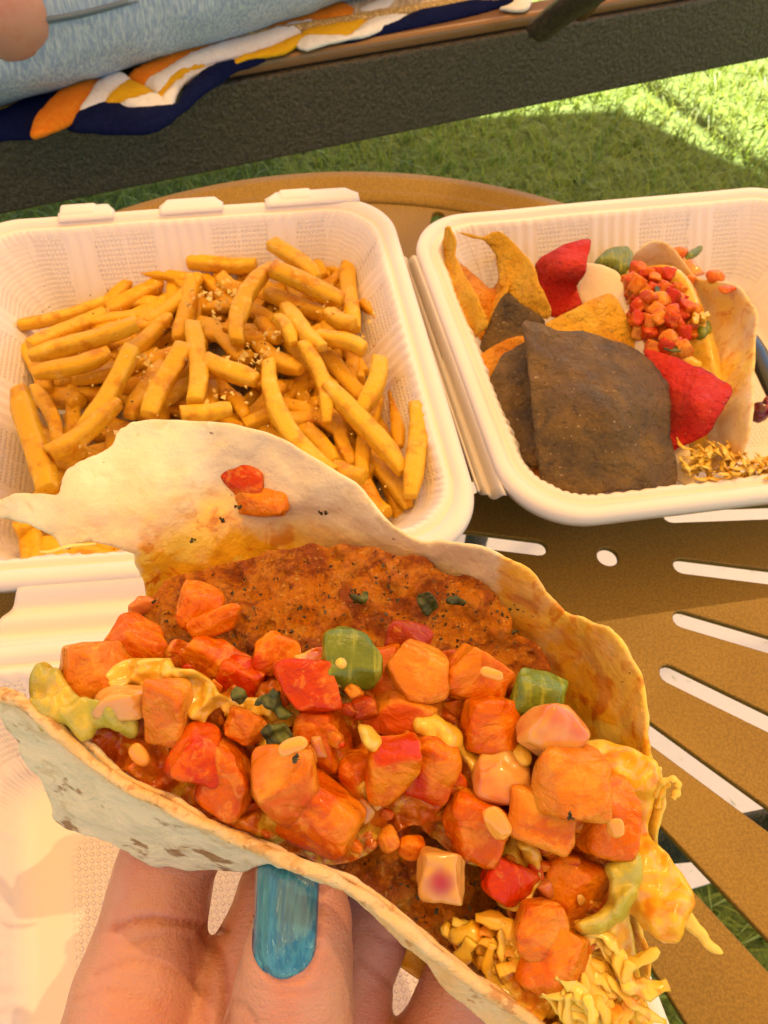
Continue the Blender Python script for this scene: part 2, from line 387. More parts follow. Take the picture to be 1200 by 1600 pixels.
m = mk('chair_brown', base=(.20, .10, .042), rough=.35, metal=.3); m.bmp(m.noise(400, 3), .2, .0006).mix(m.ramp(m.noise(600, 3), .5, .7, 0, .5), (.26, .15, .08))
m = mk('wicker', base=(.42, .30, .18), rough=.7); m.mix(m.ramp(m.noise(1., 3, stretch=(260, 40, 260, (0, 0, .2))), .4, .6), (.60, .46, .30)).bmp(m.noise(1., 3, stretch=(260, 40, 260, (0, 0, .2))), .9, .003)
m = mk('piping', base=(.34, .20, .05), rough=.5); m.mix(m.ramp(m.noise(450, 2), .5, .65), (.75, .52, .2)).bmp(m.noise(500, 2), .8, .002)
m = mk('denim', base=(.30, .37, .54), rough=.85)
m.mix(m.ramp(m.noise(1., 4, .6, stretch=(420, 420, 38, (0, .25, 0))), .38, .64, 0, .9), (.56, .62, .68)).mix(m.ramp(m.noise(1., 4, stretch=(700, 700, 120)), .5, .7, 0, .5), (.20, .27, .36))
m.bmp(m.noise(1., 3, stretch=(420, 420, 60)), .5, .0015).bmp(m.noise(18, 3), .4, .008)
m = mk('seam', base=(.16, .19, .22), rough=.9)
def cloth(name, c, c2):
    m = mk(name, base=c, rough=.95); m.mix(m.ramp(m.noise(220, 3), .4, .65, 0, .6), c2).bmp(m.noise(900, 4), .8, .0025).bmp(m.noise(1., 3, stretch=(500, 130, 200)), .5, .002)
    m.b.inputs['Specular IOR Level'].default_value = .1
cloth('towel_orange', (.72, .19, .012), (.78, .27, .02)); cloth('towel_white', (.86, .82, .78), (.78, .72, .68))
cloth('towel_yellow', (.78, .43, .015), (.72, .36, .01)); cloth('towel_navy', (.003, .006, .045), (.006, .010, .07))
m = mk('black_plastic', base=(.012, .013, .015), rough=.25)
m = mk('dark_berry', base=(.10, .008, .02), rough=.2, coat=.4); m.mix(m.ramp(m.noise(300), .5, .6), (.3, .03, .05))
m = mk('soil', base=(.14, .20, .03), rough=.95); m.mix(m.ramp(m.noise(60, 5), .4, .6), (.09, .13, .02)).bmp(m.noise(90, 5), 1, .01)
m = mk('grass', base=(.20, .30, .03), rough=.4, spec=.5); m.mix(m.ramp(m.noise(300, 2), .4, .6, 0, .8), (.36, .44, .06)).mix(m.ramp(m.noise(6, 3), .4, .7, 0, .5), (.28, .30, .06)).mix(m.ramp(m.noise(500, 2), .6, .66, 0, .8), (.55, .50, .20))
tl = m.n.new('ShaderNodeBsdfTranslucent'); m.t.links.new(m.col, tl.inputs[0]); mxs = m.n.new('ShaderNodeMixShader'); mxs.inputs[0].default_value = .5
m.t.links.new(m.b.outputs[0], mxs.inputs[1]); m.t.links.new(tl.outputs[0], mxs.inputs[2]); m.t.links.new(mxs.outputs[0], m.n['Material Output'].inputs[0])
m = mk('slab', base=(.72, .68, .62), rough=.8); m.bmp(m.noise(80, 5), .4, .003)
# orange umbrella cloth: lets some sunlight straight through, scatters the rest
cm = bpy.data.materials.new('canopy_cloth'); cm.use_nodes = True; n = cm.node_tree.nodes; L = cm.node_tree.links
for x in list(n):
    if x.type == 'BSDF_PRINCIPLED': n.remove(x)
tr = n.new('ShaderNodeBsdfTranslucent'); tr.inputs[0].default_value = (.36, .20, .066, 1)
df = n.new('ShaderNodeBsdfDiffuse'); df.inputs[0].default_value = (.85, .45, .18, 1)
tp = n.new('ShaderNodeBsdfTransparent'); tp.inputs[0].default_value = (1, .70, .34, 1)
m1 = n.new('ShaderNodeMixShader'); m1.inputs[0].default_value = .25; L.new(tr.outputs[0], m1.inputs[1]); L.new(df.outputs[0], m1.inputs[2])
m2_ = n.new('ShaderNodeMixShader'); m2_.inputs[0].default_value = .045; L.new(m1.outputs[0], m2_.inputs[1]); L.new(tp.outputs[0], m2_.inputs[2])
L.new(m2_.outputs[0], n['Material Output'].inputs[0]); MAT['canopy_cloth'] = cm

# ------------------------------------------------------------------ the ground
GZ = -0.55
V = []; Fc = []
me = mesh('lawn', [(-60, -60, GZ), (60, -60, GZ), (60, 60, GZ), (-60, 60, GZ)], [(0, 1, 2, 3)])
tag(link('lawn', me, MAT['soil'], smooth=False), kind='structure')
def grass():
    r = np.random.RandomState(3); n = 110000
    x = r.uniform(-1.3, 2.6, n); y = r.uniform(-.3, 3.6, n)
    h = r.uniform(.018, .045, n); an = r.uniform(0, 2*np.pi, n); lean = r.uniform(.1, 1.1, n)*h; wd = r.uniform(.0012, .0026, n)
    dx, dy = np.cos(an), np.sin(an); px, py = -dy, dx
    V = np.zeros((n, 5, 3))
    for k, (t, ww) in enumerate(((0, 1), (0, -1), (.55, .8), (.55, -.8), (1, 0))):
        V[:, k, 0] = x+dx*lean*t*t*1.3+px*wd*ww; V[:, k, 1] = y+dy*lean*t*t*1.3+py*wd*ww; V[:, k, 2] = GZ+h*t*(1-.25*t)
    b = np.arange(n)*5
    me = bpy.data.meshes.new('grass')
    F3 = np.stack([np.stack([b, b+1, b+3], 1), np.stack([b, b+3, b+2], 1), np.stack([b+2, b+3, b+4], 1)], 1).reshape(-1, 3)
    me.vertices.add(n*5); me.vertices.foreach_set('co', V.ravel())
    me.loops.add(len(F3)*3); me.loops.foreach_set('vertex_index', F3.ravel().astype(np.int32))
    me.polygons.add(len(F3)); me.polygons.foreach_set('loop_start', (np.arange(len(F3))*3).astype(np.int32)); me.polygons.foreach_set('loop_total', np.full(len(F3), 3, np.int32))
    me.update(calc_edges=True); me.validate()
    o = link('grass', me, MAT['grass'], smooth=False)
    tag(o, 'short green lawn grass partly in shade behind the table', 'grass', kind='stuff')
grass()
# pale slab on the grass, seen through the slots of the table
SL = [pl(560, 790, GZ+.03), pl(1260, 640, GZ+.03), pl(1290, 1325, GZ+.03), pl(1060, 1395, GZ+.03), pl(700, 1480, GZ+.03)]
V = [tuple(p) for p in SL] + [(p.x, p.y, GZ-.01) for p in SL]
ns = len(SL); Fc = [tuple(range(ns-1, -1, -1))]+[(i, (i+1) % ns, (i+1) % ns+ns, i+ns) for i in range(ns)]
tag(obj('paving_slab', V, Fc, MAT['slab'], smooth=False), kind='structure')

# ------------------------------------------------------------------ the round slotted table
TC = pl(574, 822, 0)
TR = (pl(480, 277, 0)-TC).length
def table():
    t = empty('garden_table', (TC.x, TC.y, GZ), 'round bronze metal table with radial slots in its top, under the food boxes', 'table')
    cu = bpy.data.curves.new('top', 'CURVE'); cu.dimensions = '2D'; cu.fill_mode = 'BOTH'; cu.extrude = .0012; cu.bevel_depth = .0006; cu.bevel_resolution = 1
    def spline(pts):
        s = cu.splines.new('POLY'); s.points.add(len(pts)-1); s.use_cyclic_u = True
        for i, p in enumerate(pts): s.points[i].co = (p[0], p[1], 0, 1)
    spline([(TR*math.cos(a)*.985, TR*math.sin(a)*.985) for a in np.linspace(0, 2*math.pi, 160, endpoint=False)])
    def slot(a, r0, r1, w0, w1=None):
        w1 = w1 or w0; pts = []
        for k in range(7): b = math.pi/2+math.pi*k/6; pts.append((r0+w0+w0*math.cos(b), w0*math.sin(b)))
        for k in range(7): b = -math.pi/2+math.pi*k/6; pts.append((r1-w1+w1*math.cos(b), w1*math.sin(b)))
        spline([(x*math.cos(a)-y*math.sin(a), x*math.sin(a)+y*math.cos(a)) for x, y in pts])
    # angles of the photographed slots
    def polar(px, py):
        d = pl(px, py, 0)-TC; return math.atan2(d.y, d.x), math.hypot(d.x, d.y)
    a0, rc = polar(950, 869); _, ri = polar(700, 848); _, ro = polar(857, 858); _, r2 = polar(1050, 878)
    stepa = math.radians(10.9)
    a_s = a0
    cnt = round(2*math.pi/stepa); stepa = 2*math.pi/cnt
    for k in range(cnt):
        a = a_s - k*stepa
        slot(a, r2, r2+.115, .0048)
        if k % 3 == 0: slot(a, ri-.01, ro, .0048)
        if k % 3 == 0:
            spline([((rc)*math.cos(a)+.0058*math.cos(b), (rc)*math.sin(a)+.0058*math.sin(b)) for b in np.linspace(0, 2*math.pi, 20, endpoint=False)])
    tmp = bpy.data.objects.new('tmp', cu); C.objects.link(tmp)
    dg = bpy.context.evaluated_depsgraph_get(); me = bpy.data.meshes.new_from_object(tmp.evaluated_get(dg)); bpy.data.objects.remove(tmp)
    o = link('tabletop', me, MAT['table_metal'], smooth=False); o.parent = t; o.location = (0, 0, -GZ-.0019)
    o['radii'] = ''
    del o['radii']
    me.materials.clear(); me.materials.append(MAT['table_metal'])
    # raised rolled rim
    prof = [(-.030, -.0005), (-.026, .0012), (-.0225, .0042), (-.019, .0030), (-.0165, .0036), (-.010, .0072), (-.002, .0070), (.003, .0035), (.004, -.004), (.001, -.012), (-.008, -.014), (-.012, -.006)]
    N = 180; V = []; Fc = []
    for i in range(N):
        a = 2*math.pi*i/N
        for (dr, dz) in prof: V.append(((TR+dr-.004)*math.cos(a), (TR+dr-.004)*math.sin(a), dz))
    n = len(prof)
    for i in range(N):
        for k in range(n): Fc.append((i*n+k, ((i+1) % N)*n+k, ((i+1) % N)*n+(k+1) % n, i*n+(k+1) % n))
    o = obj('rim', V, Fc, MAT['table_metal']); o.parent = t; o.location = (0, 0, -GZ)
    for k in range(4):
        a = math.radians(62+90*k)
        P = [(math.cos(a)*r, math.sin(a)*r, z) for r, z in ((TR*.86, -.012), (TR*.80, -.10), (TR*.70, -.3), (TR*.84, GZ+.004))]
        P = catmull(P, 6); o = obj('leg', *tube(P, .011, 10), MAT['chair_metal']); o.parent = t; o.location = (0, 0, -GZ)
table()

# ------------------------------------------------------------------ moulded containers
RZ = .055
def rsq(hw, hh, r, n):
    """rounded rectangle, n points per side+corner quarter; returns points, normals, arclength"""
    P = []; N = []
    cs = [(hw-r, hh-r, 0), (-hw+r, hh-r, 1), (-hw+r, -hh+r, 2), (hw-r, -hh+r, 3)]
    nc, nl = n//3, n-n//3
    for cx, cy, q in cs:
        for k in range(nc):
            a = q*math.pi/2+math.pi/2*k/nc; P.append((cx+r*math.cos(a), cy+r*math.sin(a))); N.append((math.cos(a), math.sin(a)))
        nx = cs[(q+1) % 4]; a = (q+1)*math.pi/2
        p0 = (cx+r*math.cos(a), cy+r*math.sin(a)); p1 = (nx[0]+r*math.cos(a), nx[1]+r*math.sin(a))
        for k in range(nl):
            t = k/nl; P.append((p0[0]+(p1[0]-p0[0])*t, p0[1]+(p1[1]-p0[1])*t)); N.append((math.cos(a), math.sin(a)))
    return P, N
def quadmap(BL, BR, FR, FL):
    W = ((BR-BL).length+(FR-FL).length)/2; H = ((BL-FL).length+(BR-FR).length)/2
    def f(x, y, z):
        u, v = x/W+.5, y/H+.5
        p = (FL*(1-u)+FR*u)*(1-v)+(BL*(1-u)+BR*u)*v
        return Vector((p.x, p.y, p.z+z))
    return f, W, H
def tray(name, quad, depth, parent, mat, wallin=.026, rr=.034, n=210):
    f, W, H = quadmap(*quad)
    # profile: inset, z, smooth rib weight, panel
    prof = [(.0015, -.009, 0, 0), (.0, -.004, 0, 0), (.0006, -.0012, 0, 0), (.0022, 0, 0, 0), (.0050, .0002, 0, 0), (.0066, -.0006, 0, 0), (.0078, -.0022, 0, 0), (.0088, -.0026, 0, 0), (.0102, -.0012, .15, 0), (.0114, -.0014, .5, 0), (.0126, -.0034, 1.3, 0)]
    nw = 12
    for k in range(1, nw+1):
        t = k/nw; prof.append((.0128+wallin*t, -.0034-(depth-.013)*t, 1.0 if t < .93 else .5, 1 if t < .9 else 0))
    x0 = .0128+wallin
    prof += [(x0+.003, -depth+.0045, .3, 0), (x0+.007, -depth+.0015, .1, 0), (x0+.012, -depth, 0, 0), (x0+.018, -depth+.0012, 0, 0), (x0+.021, -depth+.0012, 0, 0)]
    hw, hh = W/2, H/2
    V = []; PA = []; UV = []; ring = None
    for (ins, z, rw, pa) in prof:
        r = max(rr-ins*.55, .012)
        P, N = rsq(hw-ins, hh-ins, r, n); ring = len(P)
        s = 0
        for i, (p, nn) in enumerate(zip(P, N)):
            # rib position measured on the side it lies on, in metres
            a = p[0] if abs(nn[1]) > .7 else p[1]
            corner = min(abs(nn[0]), abs(nn[1])) > .25
            side = i/ring*(2*(W+H))
            s = side
            ph = (abs(a)+.0) 
            inrib = (ph < .016) or (.047 < ph < .064)
            d = 0; ispanel = 1.0
            if corner:
                ang = math.atan2(abs(nn[1]), abs(nn[0])); d = .0009*max(0, math.sin(ang*10)); ispanel = .35
            elif inrib:
                d = .0013*(.5+.5*math.cos(2*math.pi*ph/.0066)); ispanel = 0
            elif abs(ph-.0315) < .0012 or ph > .079:
                d = .0006*(.5+.5*math.cos(ph*900)); ispanel = .2
            tooth = abs(math.sin(math.pi*s/.0062))*.0009 if rw in (.5, 1.3) else 0
            q = d*(rw if rw != 1.3 else .7) + tooth
            V.append(f(p[0]+(-nn[0])*q, p[1]+(-nn[1])*q, z+.0006*nz((p[0]*9, p[1]*9, 1), 1, 2)*(1 if z > -.02 else .3)))
            PA.append(pa*ispanel); UV.append((s, ins*1.6))
    Fc = []
    for r in range(len(prof)-1):
        for i in range(ring):
            Fc.append((r*ring+i, r*ring+(i+1) % ring, (r+1)*ring+(i+1) % ring, (r+1)*ring+i))
    # floor grid: close with a fan of shrinking rings
    base = len(prof)-1; last = base*ring; cur = last
    for sc, pv in ((.985, 0), (.95, .6), (.7, .6), (.4, .6)):
        st = len(V)
        for i in range(ring):
            ins = prof[-1][0]; P0 = V[last+i]
            if i == 0: Pl, _ = rsq(hw-ins, hh-ins, max(rr-ins*.55, .012), n)
            x, y = Pl[i][0]*sc, Pl[i][1]*sc
            V.append(f(x, y, -depth+.0012)); PA.append(pv); UV.append((x, y))
        for i in range(ring): Fc.append((cur+i, cur+(i+1) % ring, st+(i+1) % ring, st+i))
        cur = st
    V.append(f(0, 0, -depth+.0012)); PA.append(.6); UV.append((0, 0)); c = len(V)-1
    for i in range(ring): Fc.append((cur+i, cur+(i+1) % ring, c))
    me = mesh(name, V, Fc)
    at = me.attributes.new('panel', 'FLOAT', 'POINT'); at.data.foreach_set('value', PA)
    uvl = me.uv_layers.new(name='emboss')
    li = np.zeros(len(me.loops), np.int32); me.loops.foreach_get('vertex_index', li)
    uvl.data.foreach_set('uv', np.array(UV, float)[li].ravel())
    o = link(name, me, mat, parent)
    # wall thickness to the outside
    md = o.modifiers.new('wall', 'SOLIDIFY'); md.thickness = .0016; md.offset = -1
    return o, f, W, H

Q1 = [pl(-66, 345, RZ), pl(603, 299, RZ), pl(772, 857, RZ), pl(-205, 930, RZ)]
cen = (Q1[0]+Q1[2])/2
fc = empty('fries_container', (cen.x, cen.y, .001), 'open white foam clamshell, tray full of fries, lid under the held taco', 'food container')
o1, f1, W1, H1 = tray('tray', Q1, .050, fc, MAT['foam'])
# latch tabs standing off the back rim
for (xa, xb, up) in ((-.062, -.028, .004), (.012, .048, .003), (.075, .105, .005)):
    xa = (xa)
for (pa, pb) in ((92, 178), (250, 348), (415, 560)):
    def loc(px, py):
        p = pl(px, py, RZ); return p
    A, B = loc(pa, 346-.07*pa), loc(pb, 346-.07*pb)
    dirv = (B-A).normalized(); nrm = Vector((-dirv.y, dirv.x, 0))
    pts = []
    for k in range(17):
        t = k/16; q = A.lerp(B, t); e = min(1, min(t, 1-t)/.14); e = e*e*(3-2*e)
        for (w_, z_) in ((-.0045, .0002), (-.001, .0007), (.0008+.0046*e, .0009), (.0018+.0060*e, .0004), (.0016+.0056*e, -.0045)): pts.append(q+nrm*w_+Vector((0, 0, z_)))
    fcs = [(k*5+j, k*5+j+1, (k+1)*5+j+1, (k+1)*5+j) for k in range(16) for j in range(4)]
    o = obj('latch_tab', pts, fcs, MAT['foam'], fc); md = o.modifiers.new('wall', 'SOLIDIFY'); md.thickness = .0014; md.offset = 0
# raised knobs on two tabs
for (pa, pb) in ((93, 150), (436, 486)):
    A, B = pl(pa, 336-.07*pa, RZ+.001), pl(pb, 336-.07*pb, RZ+.001); dirv = (B-A).normalized(); nrm = Vector((-dirv.y, dirv.x, 0))
    V, Fc = [], []
    for z_ in (-.003, .0012):
        s_ = .0045 if z_ > 0 else .006
        for q, sg in ((A, -1), (B, -1), (B, 1), (A, 1)): V.append(q+nrm*sg*s_+Vector((0, 0, z_)))
    o = obj('latch_knob', V, [(3, 2, 1, 0), (4, 5, 6, 7), (0, 1, 5, 4), (1, 2, 6, 5), (2, 3, 7, 6), (3, 0, 4, 7)], MAT['foam'], fc); bevel(o, .0018, 3)
# lid, opened towards the viewer
LZ = RZ-.004
lBR = pl(797, 940, LZ); dr = (pl(1030, 1545, LZ)-lBR).normalized(); lFR = lBR+dr*.238
e = Vector((Q1[2]-Q1[3])).normalized(); lBL = lBR-e*.238; lFL = lFR-e*.235
o2, f2, W2, H2 = tray('lid', [lBL, lBR, lFR, lFL], .040, fc, MAT['foam'], wallin=.024)
# hinge between tray and lid, with pressed ridges
V, Fc = [], []
nu, nv = 60, 20
for i in range(nu+1):
    u = i/nu
    a = Q1[3].lerp(Q1[2], .222+u*.70); b = lBL.lerp(lBR, .16+u*.76)
    a = a+(a-b).normalized()*.003; b = b+(b-a).normalized()*.003
    edge = min(u, 1-u)
    nar = .0
    for j in range(nv+1):
        t = j/nv; p = a.lerp(b, t)
        z = -.0035-.004*math.sin(math.pi*t)+.0016*math.sin(t*math.pi*5)
        V.append(Vector((p.x, p.y, p.z+z)))
for i in range(nu):
    for j in range(nv): Fc.append((i*(nv+1)+j, (i+1)*(nv+1)+j, (i+1)*(nv+1)+j+1, i*(nv+1)+j+1))
o = obj('hinge', V, Fc, MAT['foam'], fc); md = o.modifiers.new('wall', 'SOLIDIFY'); md.thickness = .0014; md.offset = 0

# second container with taco and chips
Q2 = [pl(632, 338, RZ), pl(1242, 283, RZ), pl(1690, 735, RZ), pl(810, 824, RZ)]
Q2[2] = Q2[1]+(Q2[3]-Q2[0])*1.02+Vector((.012, 0, 0))
cen = (Q2[0]+Q2[2])/2
mc = empty('meal_container', (cen.x, cen.y, .001), 'white foam box on the right holding corn chips and a second taco', 'food container')
o3, f3, W3, H3 = tray('tray', Q2, .050, mc, MAT['foam'])
V, Fc = [], []
A0, A1 = pl(650, 395, RZ-.002), pl(792, 770, RZ-.002)
B0, B1 = pl(622, 388, RZ-.012), pl(748, 762, RZ-.012)
for i in range(31):
    u = i/30; a = A0.lerp(A1, u); b = B0.lerp(B1, u)
    for j in range(13):
        t = j/12; p = a.lerp(b, t); V.append(Vector((p.x, p.y, p.z-.0035*math.sin(math.pi*t)+.0012*math.sin(t*math.pi*4)-.002)))
for i in range(30):
    for j in range(12): Fc.append((i*13+j, (i+1)*13+j, (i+1)*13+j+1, i*13+j+1))
o = obj('hinge', V, Fc, MAT['foam'], mc); md = o.modifiers.new('wall', 'SOLIDIFY'); md.thickness = .0014; md.offset = 0

# ------------------------------------------------------------------ french fries
def fry_mesh(L, wd, bend, r, taper0=.85, taper1=.85):
    n = 11; seg = 16; V = []; Fc = []
    asp = r.uniform(.8, 1.0); sx = r.uniform(-.1, .1); ph = r.uniform(0, 6)
    for i in range(n):
        t = i/(n-1); x = (t-.5)*L
        y = bend*L*(1-(2*t-1)**2) + .0011*math.sin(ph+t*4)
        z = .10*bend*L*math.sin(t*3)+.0008*math.sin(ph*2+t*4)
        e = 1
        if t < .2: e = taper0+(1-taper0)*(t/.2)
        if t > .8: e = taper1+(1-taper1)*((1-t)/.2)
        for k in range(seg):
            a = 2*math.pi*(k+.5)/seg + sx*t*6
            c, s = math.cos(a), math.sin(a); rr = (abs(c)**6+abs(s)**6)**(-1/6)
            q = wd*.5*e*rr*(1+.10*nz((x*260, c*1.2, s*1.2+ph), 1, 1))
            V.append((x, y+q*c, z+q*s*asp))
    for i in range(n-1):
        for k in range(seg): Fc.append((i*seg+k, i*seg+(k+1) % seg, (i+1)*seg+(k+1) % seg, (i+1)*seg+k))
    for i, sgn in ((0, -1), (n-1, 1)):
        cx = V[i*seg:(i+1)*seg]; c = [sum(v[k] for v in cx)/seg for k in range(3)]
        st = len(V); 
        for v in cx: V.append((c[0]+(v[0]-c[0])+sgn*wd*.05, c[1]+(v[1]-c[1])*.86, c[2]+(v[2]-c[2])*.86))
        V.append((c[0]+sgn*wd*.03, c[1], c[2])); cc = len(V)-1
        for k in range(seg):
            k2 = (k+1) % seg
            if sgn > 0: Fc.append((i*seg+k, i*seg+k2, st+k2, st+k)); Fc.append((st+k, st+k2, cc))
            else: Fc.append((i*seg+k2, i*seg+k, st+k, st+k2)); Fc.append((st+k2, st+k, cc))
    return mesh('french_fry', V, Fc)
def c3(x, y): return (x/1.846, 300+y/1.846)
LAYZ = {0: .016, 1: .024, 2: .033, 3: .042, 4: .049}
FR = [  # (x0,y0,x1,y1,layer,width px in crop,bend,label)
 (545,208,738,206,3,48,.0,'straight fry lying level at the top of the pile beside the back wall'),
 (790,145,912,252,4,50,.03,'fry at the very top of the pile, its tip up against the back wall'),
 (785,222,988,308,4,55,.0,'thick fry sloping down to the right below the topmost fry'),
 (1012,192,1022,400,3,54,.0,'upright fry standing near the right wall of the box'),
 (1052,318,1138,422,3,56,.0,'short fry leaning on the right wall beside the upright fry'),
 (1080,432,1178,498,3,56,.0,'stubby fry touching the right wall, midway down the pile'),
 (635,245,705,298,3,48,.0,'short fry end just right of the topmost level fry'),(780,215,690,432,4,50,-.12,'curved fry bowed like a bracket near the top of the pile'),
 (722,292,652,402,4,48,.0,'stubby fry between the curved bracket fry and the crumbs'),(485,248,268,362,2,50,.0,'long fry sloping from the back wall to the far left of the pile'),
 (300,350,92,448,3,50,.0,'second fry down on the left side, below the long one from the back wall'),(392,376,88,480,4,52,.02,'longest fry on the left side, lying just above the tapered fry'),
 (312,458,98,530,4,58,.06,'fat tapered fry at the left, pointing right'),(478,345,395,372,2,44,0,'fry end touching the left tip of the topmost level fry'),
 (545,250,518,424,3,50,.0,'fry hanging down from the left end of the topmost level fry'),(490,268,496,362,2,44,.0,'lower end of a fry just left of the plump middle fry'),(562,388,555,604,4,58,.04,'plump fry standing straight up in the middle of the pile'),
 (524,448,436,645,4,62,.0,'wide pale fry just above the peak of the held tortilla'),(462,495,378,645,3,52,.0,'fry tucked left of the wide pale fry'),(430,455,345,602,2,50,0,'fry under the seasoned one in the left half'),
 (388,458,226,685,4,54,.0,'fry dusted with seasoning, sloping down left in the left half of the pile'),(345,612,138,752,4,54,.0,'fry running down left towards the left wall'),
 (140,580,225,612,2,56,.0,'short fry end between the left wall fry and the tapered fry'),(64,572,128,858,4,66,.0,'big fry standing along the left wall of the box'),(108,560,162,735,3,44,.0,'slim fry beside the big left wall fry'),
 (170,765,245,795,2,46,.0,'fry tip poking out above the tortilla at the far left'),(575,378,702,474,3,54,.0,'fry crossing under the crumbs towards the short level fry'),(592,488,738,545,4,58,.0,'short thick fry lying level under the cheese crumbs'),
 (600,530,705,645,2,54,.0,'fry below the short thick level fry'),(525,645,665,625,4,56,.0,'pale stub of a fry resting just above the tortilla'),
 (778,490,958,806,4,56,-.13,'long bent fry curving down to the tortilla edge'),(718,418,872,515,3,54,.0,'fry sloping right between the long bent fry and the slim upright one'),(818,338,936,446,4,54,.0,'fry just above the pale cut end fry'),
 (775,295,935,355,3,50,.0,'fry directly below the thick one that slopes from the top'),(935,348,1022,384,4,50,.0,'rounded fry stub at the right end of the second thick fry'),(915,408,1050,458,4,52,.0,'fry with a pale cut end, right of the pile centre'),
 (880,435,942,668,4,46,.05,'slim fry standing upright right of the pile centre'),(928,468,1056,596,3,54,.0,'fry behind the pale herb speckled one'),(1098,484,1044,632,4,58,.0,'pale fry speckled with herbs near the right wall'),
 (1022,468,1030,545,2,48,0,'fry half hidden above the long lower right fry'),(950,556,1158,812,4,58,.02,'long fry sloping down right in the lower right of the pile'),(1146,518,1150,742,3,54,.0,'fry along the right wall above the thick corner upright'),
 (1198,616,1188,880,4,62,.0,'thick upright fry against the right wall at the lower corner'),(845,640,962,785,3,54,.0,'fry right of the long bent fry, near the tortilla edge'),(978,646,1012,786,3,44,.0,'thin fry between the bent fry and the long lower right fry'),
 (868,540,882,645,2,48,0,'short hidden fry behind the slim upright one'),(958,800,1052,822,4,56,0,'lumpy end of a fry poking out beside the tortilla'),(1032,826,1114,926,3,60,.0,'fry in the lower right corner pointing up left'),(1062,756,1172,905,3,54,.0,'fry in the lower right corner beside the thick upright one'),
 (800,362,842,436,4,42,.1,'little curved fry end beside the crumbs at the pile centre'),(745,376,812,424,3,46,.0,'small fry end left of the little curved one'),(728,556,848,562,2,50,0,None),(645,578,712,648,3,46,0,None),
 (1056,640,1155,724,2,50,0,None),(865,158,935,245,2,48,0,None),(945,232,1005,235,2,44,0,None),(190,790,235,738,3,46,0,None),(700,680,805,705,2,50,0,None),
 (80,440,130,580,2,50,0,None),(400,300,520,330,1,50,0,None),(230,560,400,560,1,50,0,None),(250,700,380,690,2,50,0,None),(640,300,760,330,2,46,0,None),(560,620,700,690,2,50,0,None),
 (1110,560,1120,700,2,50,0,None),(960,260,1050,330,2,50,0,None),(1050,240,1075,330,2,46,0,None),
]
FG = 'french fries heaped in the left box'
FL = 'golden seasoned french fry lying among the others in the heap in the left box'
FP = pl
def put_fry(p0, p1, wd, bend, label, z0, z1, me=None):
    P0, P1 = pl(*p0, z0), pl(*p1, z1)
    mid = (P0+P1)/2; d = P1-P0; L = d.length
    if me is None: me = fry_mesh(L, wd, bend, rnd, rnd.uniform(.6, 1.05), rnd.uniform(.6, 1.05))
    if not me.materials: me.materials.append(MAT['fry']); me.polygons.foreach_set('use_smooth', [True]*len(me.polygons))
    o = bpy.data.objects.new('french_fry', me); C.objects.link(o)
    X = d.normalized(); up = Vector((0, 0, 1)); Y = up.cross(X).normalized(); Z = X.cross(Y)
    # positive bend shows as a bulge to the left of the direction of travel
    R = Matrix((X, Y, Z)).transposed().to_4x4()
    o.matrix_world = Matrix.Translation(mid) @ R @ Matrix.Rotation(rnd.uniform(-.25, .25), 4, 'X')
    tag(o, label or FL, 'french fry', FG); return o
for (x0, y0, x1, y1, lay, wpx, bend, lab) in FR:
    z = LAYZ[lay]; p0, p1 = c3(x0, y0), c3(x1, y1)
    dpt = (pl(*p0, z)-CAM).dot(FWD); wd = wpx/1.846/F*dpt*.88; bend = bend or rnd.uniform(-.045, .045)
    j = rnd.uniform(-.003, .003)
    # fries at the walls sit on the slope
    put_fry(p0, p1, wd, bend, lab, z+j-(.008 if lay < 4 else 0), z-j-(.003 if lay < 4 else 0))
fills = [fry_mesh(rnd.uniform(.03, .055), .0072, rnd.uniform(-.10, .10), rnd) for _ in range(6)]
for k in range(165):
    if k < 125:
        px, py = rnd.uniform(92, 610), rnd.uniform(450, 820)
        if (px > 480 and py < 500): py += 60
        z = rnd.uniform(.012, .035)
    else:
        px, py = rnd.uniform(240, 590), rnd.uniform(415, 500); z = rnd.uniform(.014, .030)
    a = rnd.uniform(0, math.pi); h = 45
    put_fry((px-h*math.cos(a), py-h*math.sin(a)), (px+h*math.cos(a), py+h*math.sin(a)), .009, 0, None, z, z+rnd.uniform(-.004, .006), rnd.choice(fills))
for k in range(30):
    px, py = rnd.uniform(112, 290), rnd.uniform(440, 600); py = max(py, 585-(px-60)*.55); a = rnd.uniform(2.2, 3.2); z = rnd.uniform(.020, .036)
    put_fry((px-h*math.cos(a), py-h*math.sin(a)), (px+h*math.cos(a), py+h*math.sin(a)), .009, 0, None, z, z+rnd.uniform(-.004, .004), rnd.choice(fills))
for (x0, y0, x1, y1, lab, z) in ((38, 822, 62, 885, 'fry end standing in the left front corner of the box below the torn flap', .036), (66, 852, 118, 888, None, .034), (112, 862, 205, 886, 'fry lying along the front wall below the torn flap', .038), (128, 846, 170, 870, None, .03), (90, 838, 60, 870, None, .026), (180, 870, 230, 880, None, .03), (45, 790, 90, 860, None, .024), (150, 840, 215, 890, None, .022), (60, 750, 120, 800, None, .026),(240,880,330,850,None,.026),(330,880,430,840,None,.026)):
    put_fry((x0, y0), (x1, y1), .0092, 0, lab, z, z)
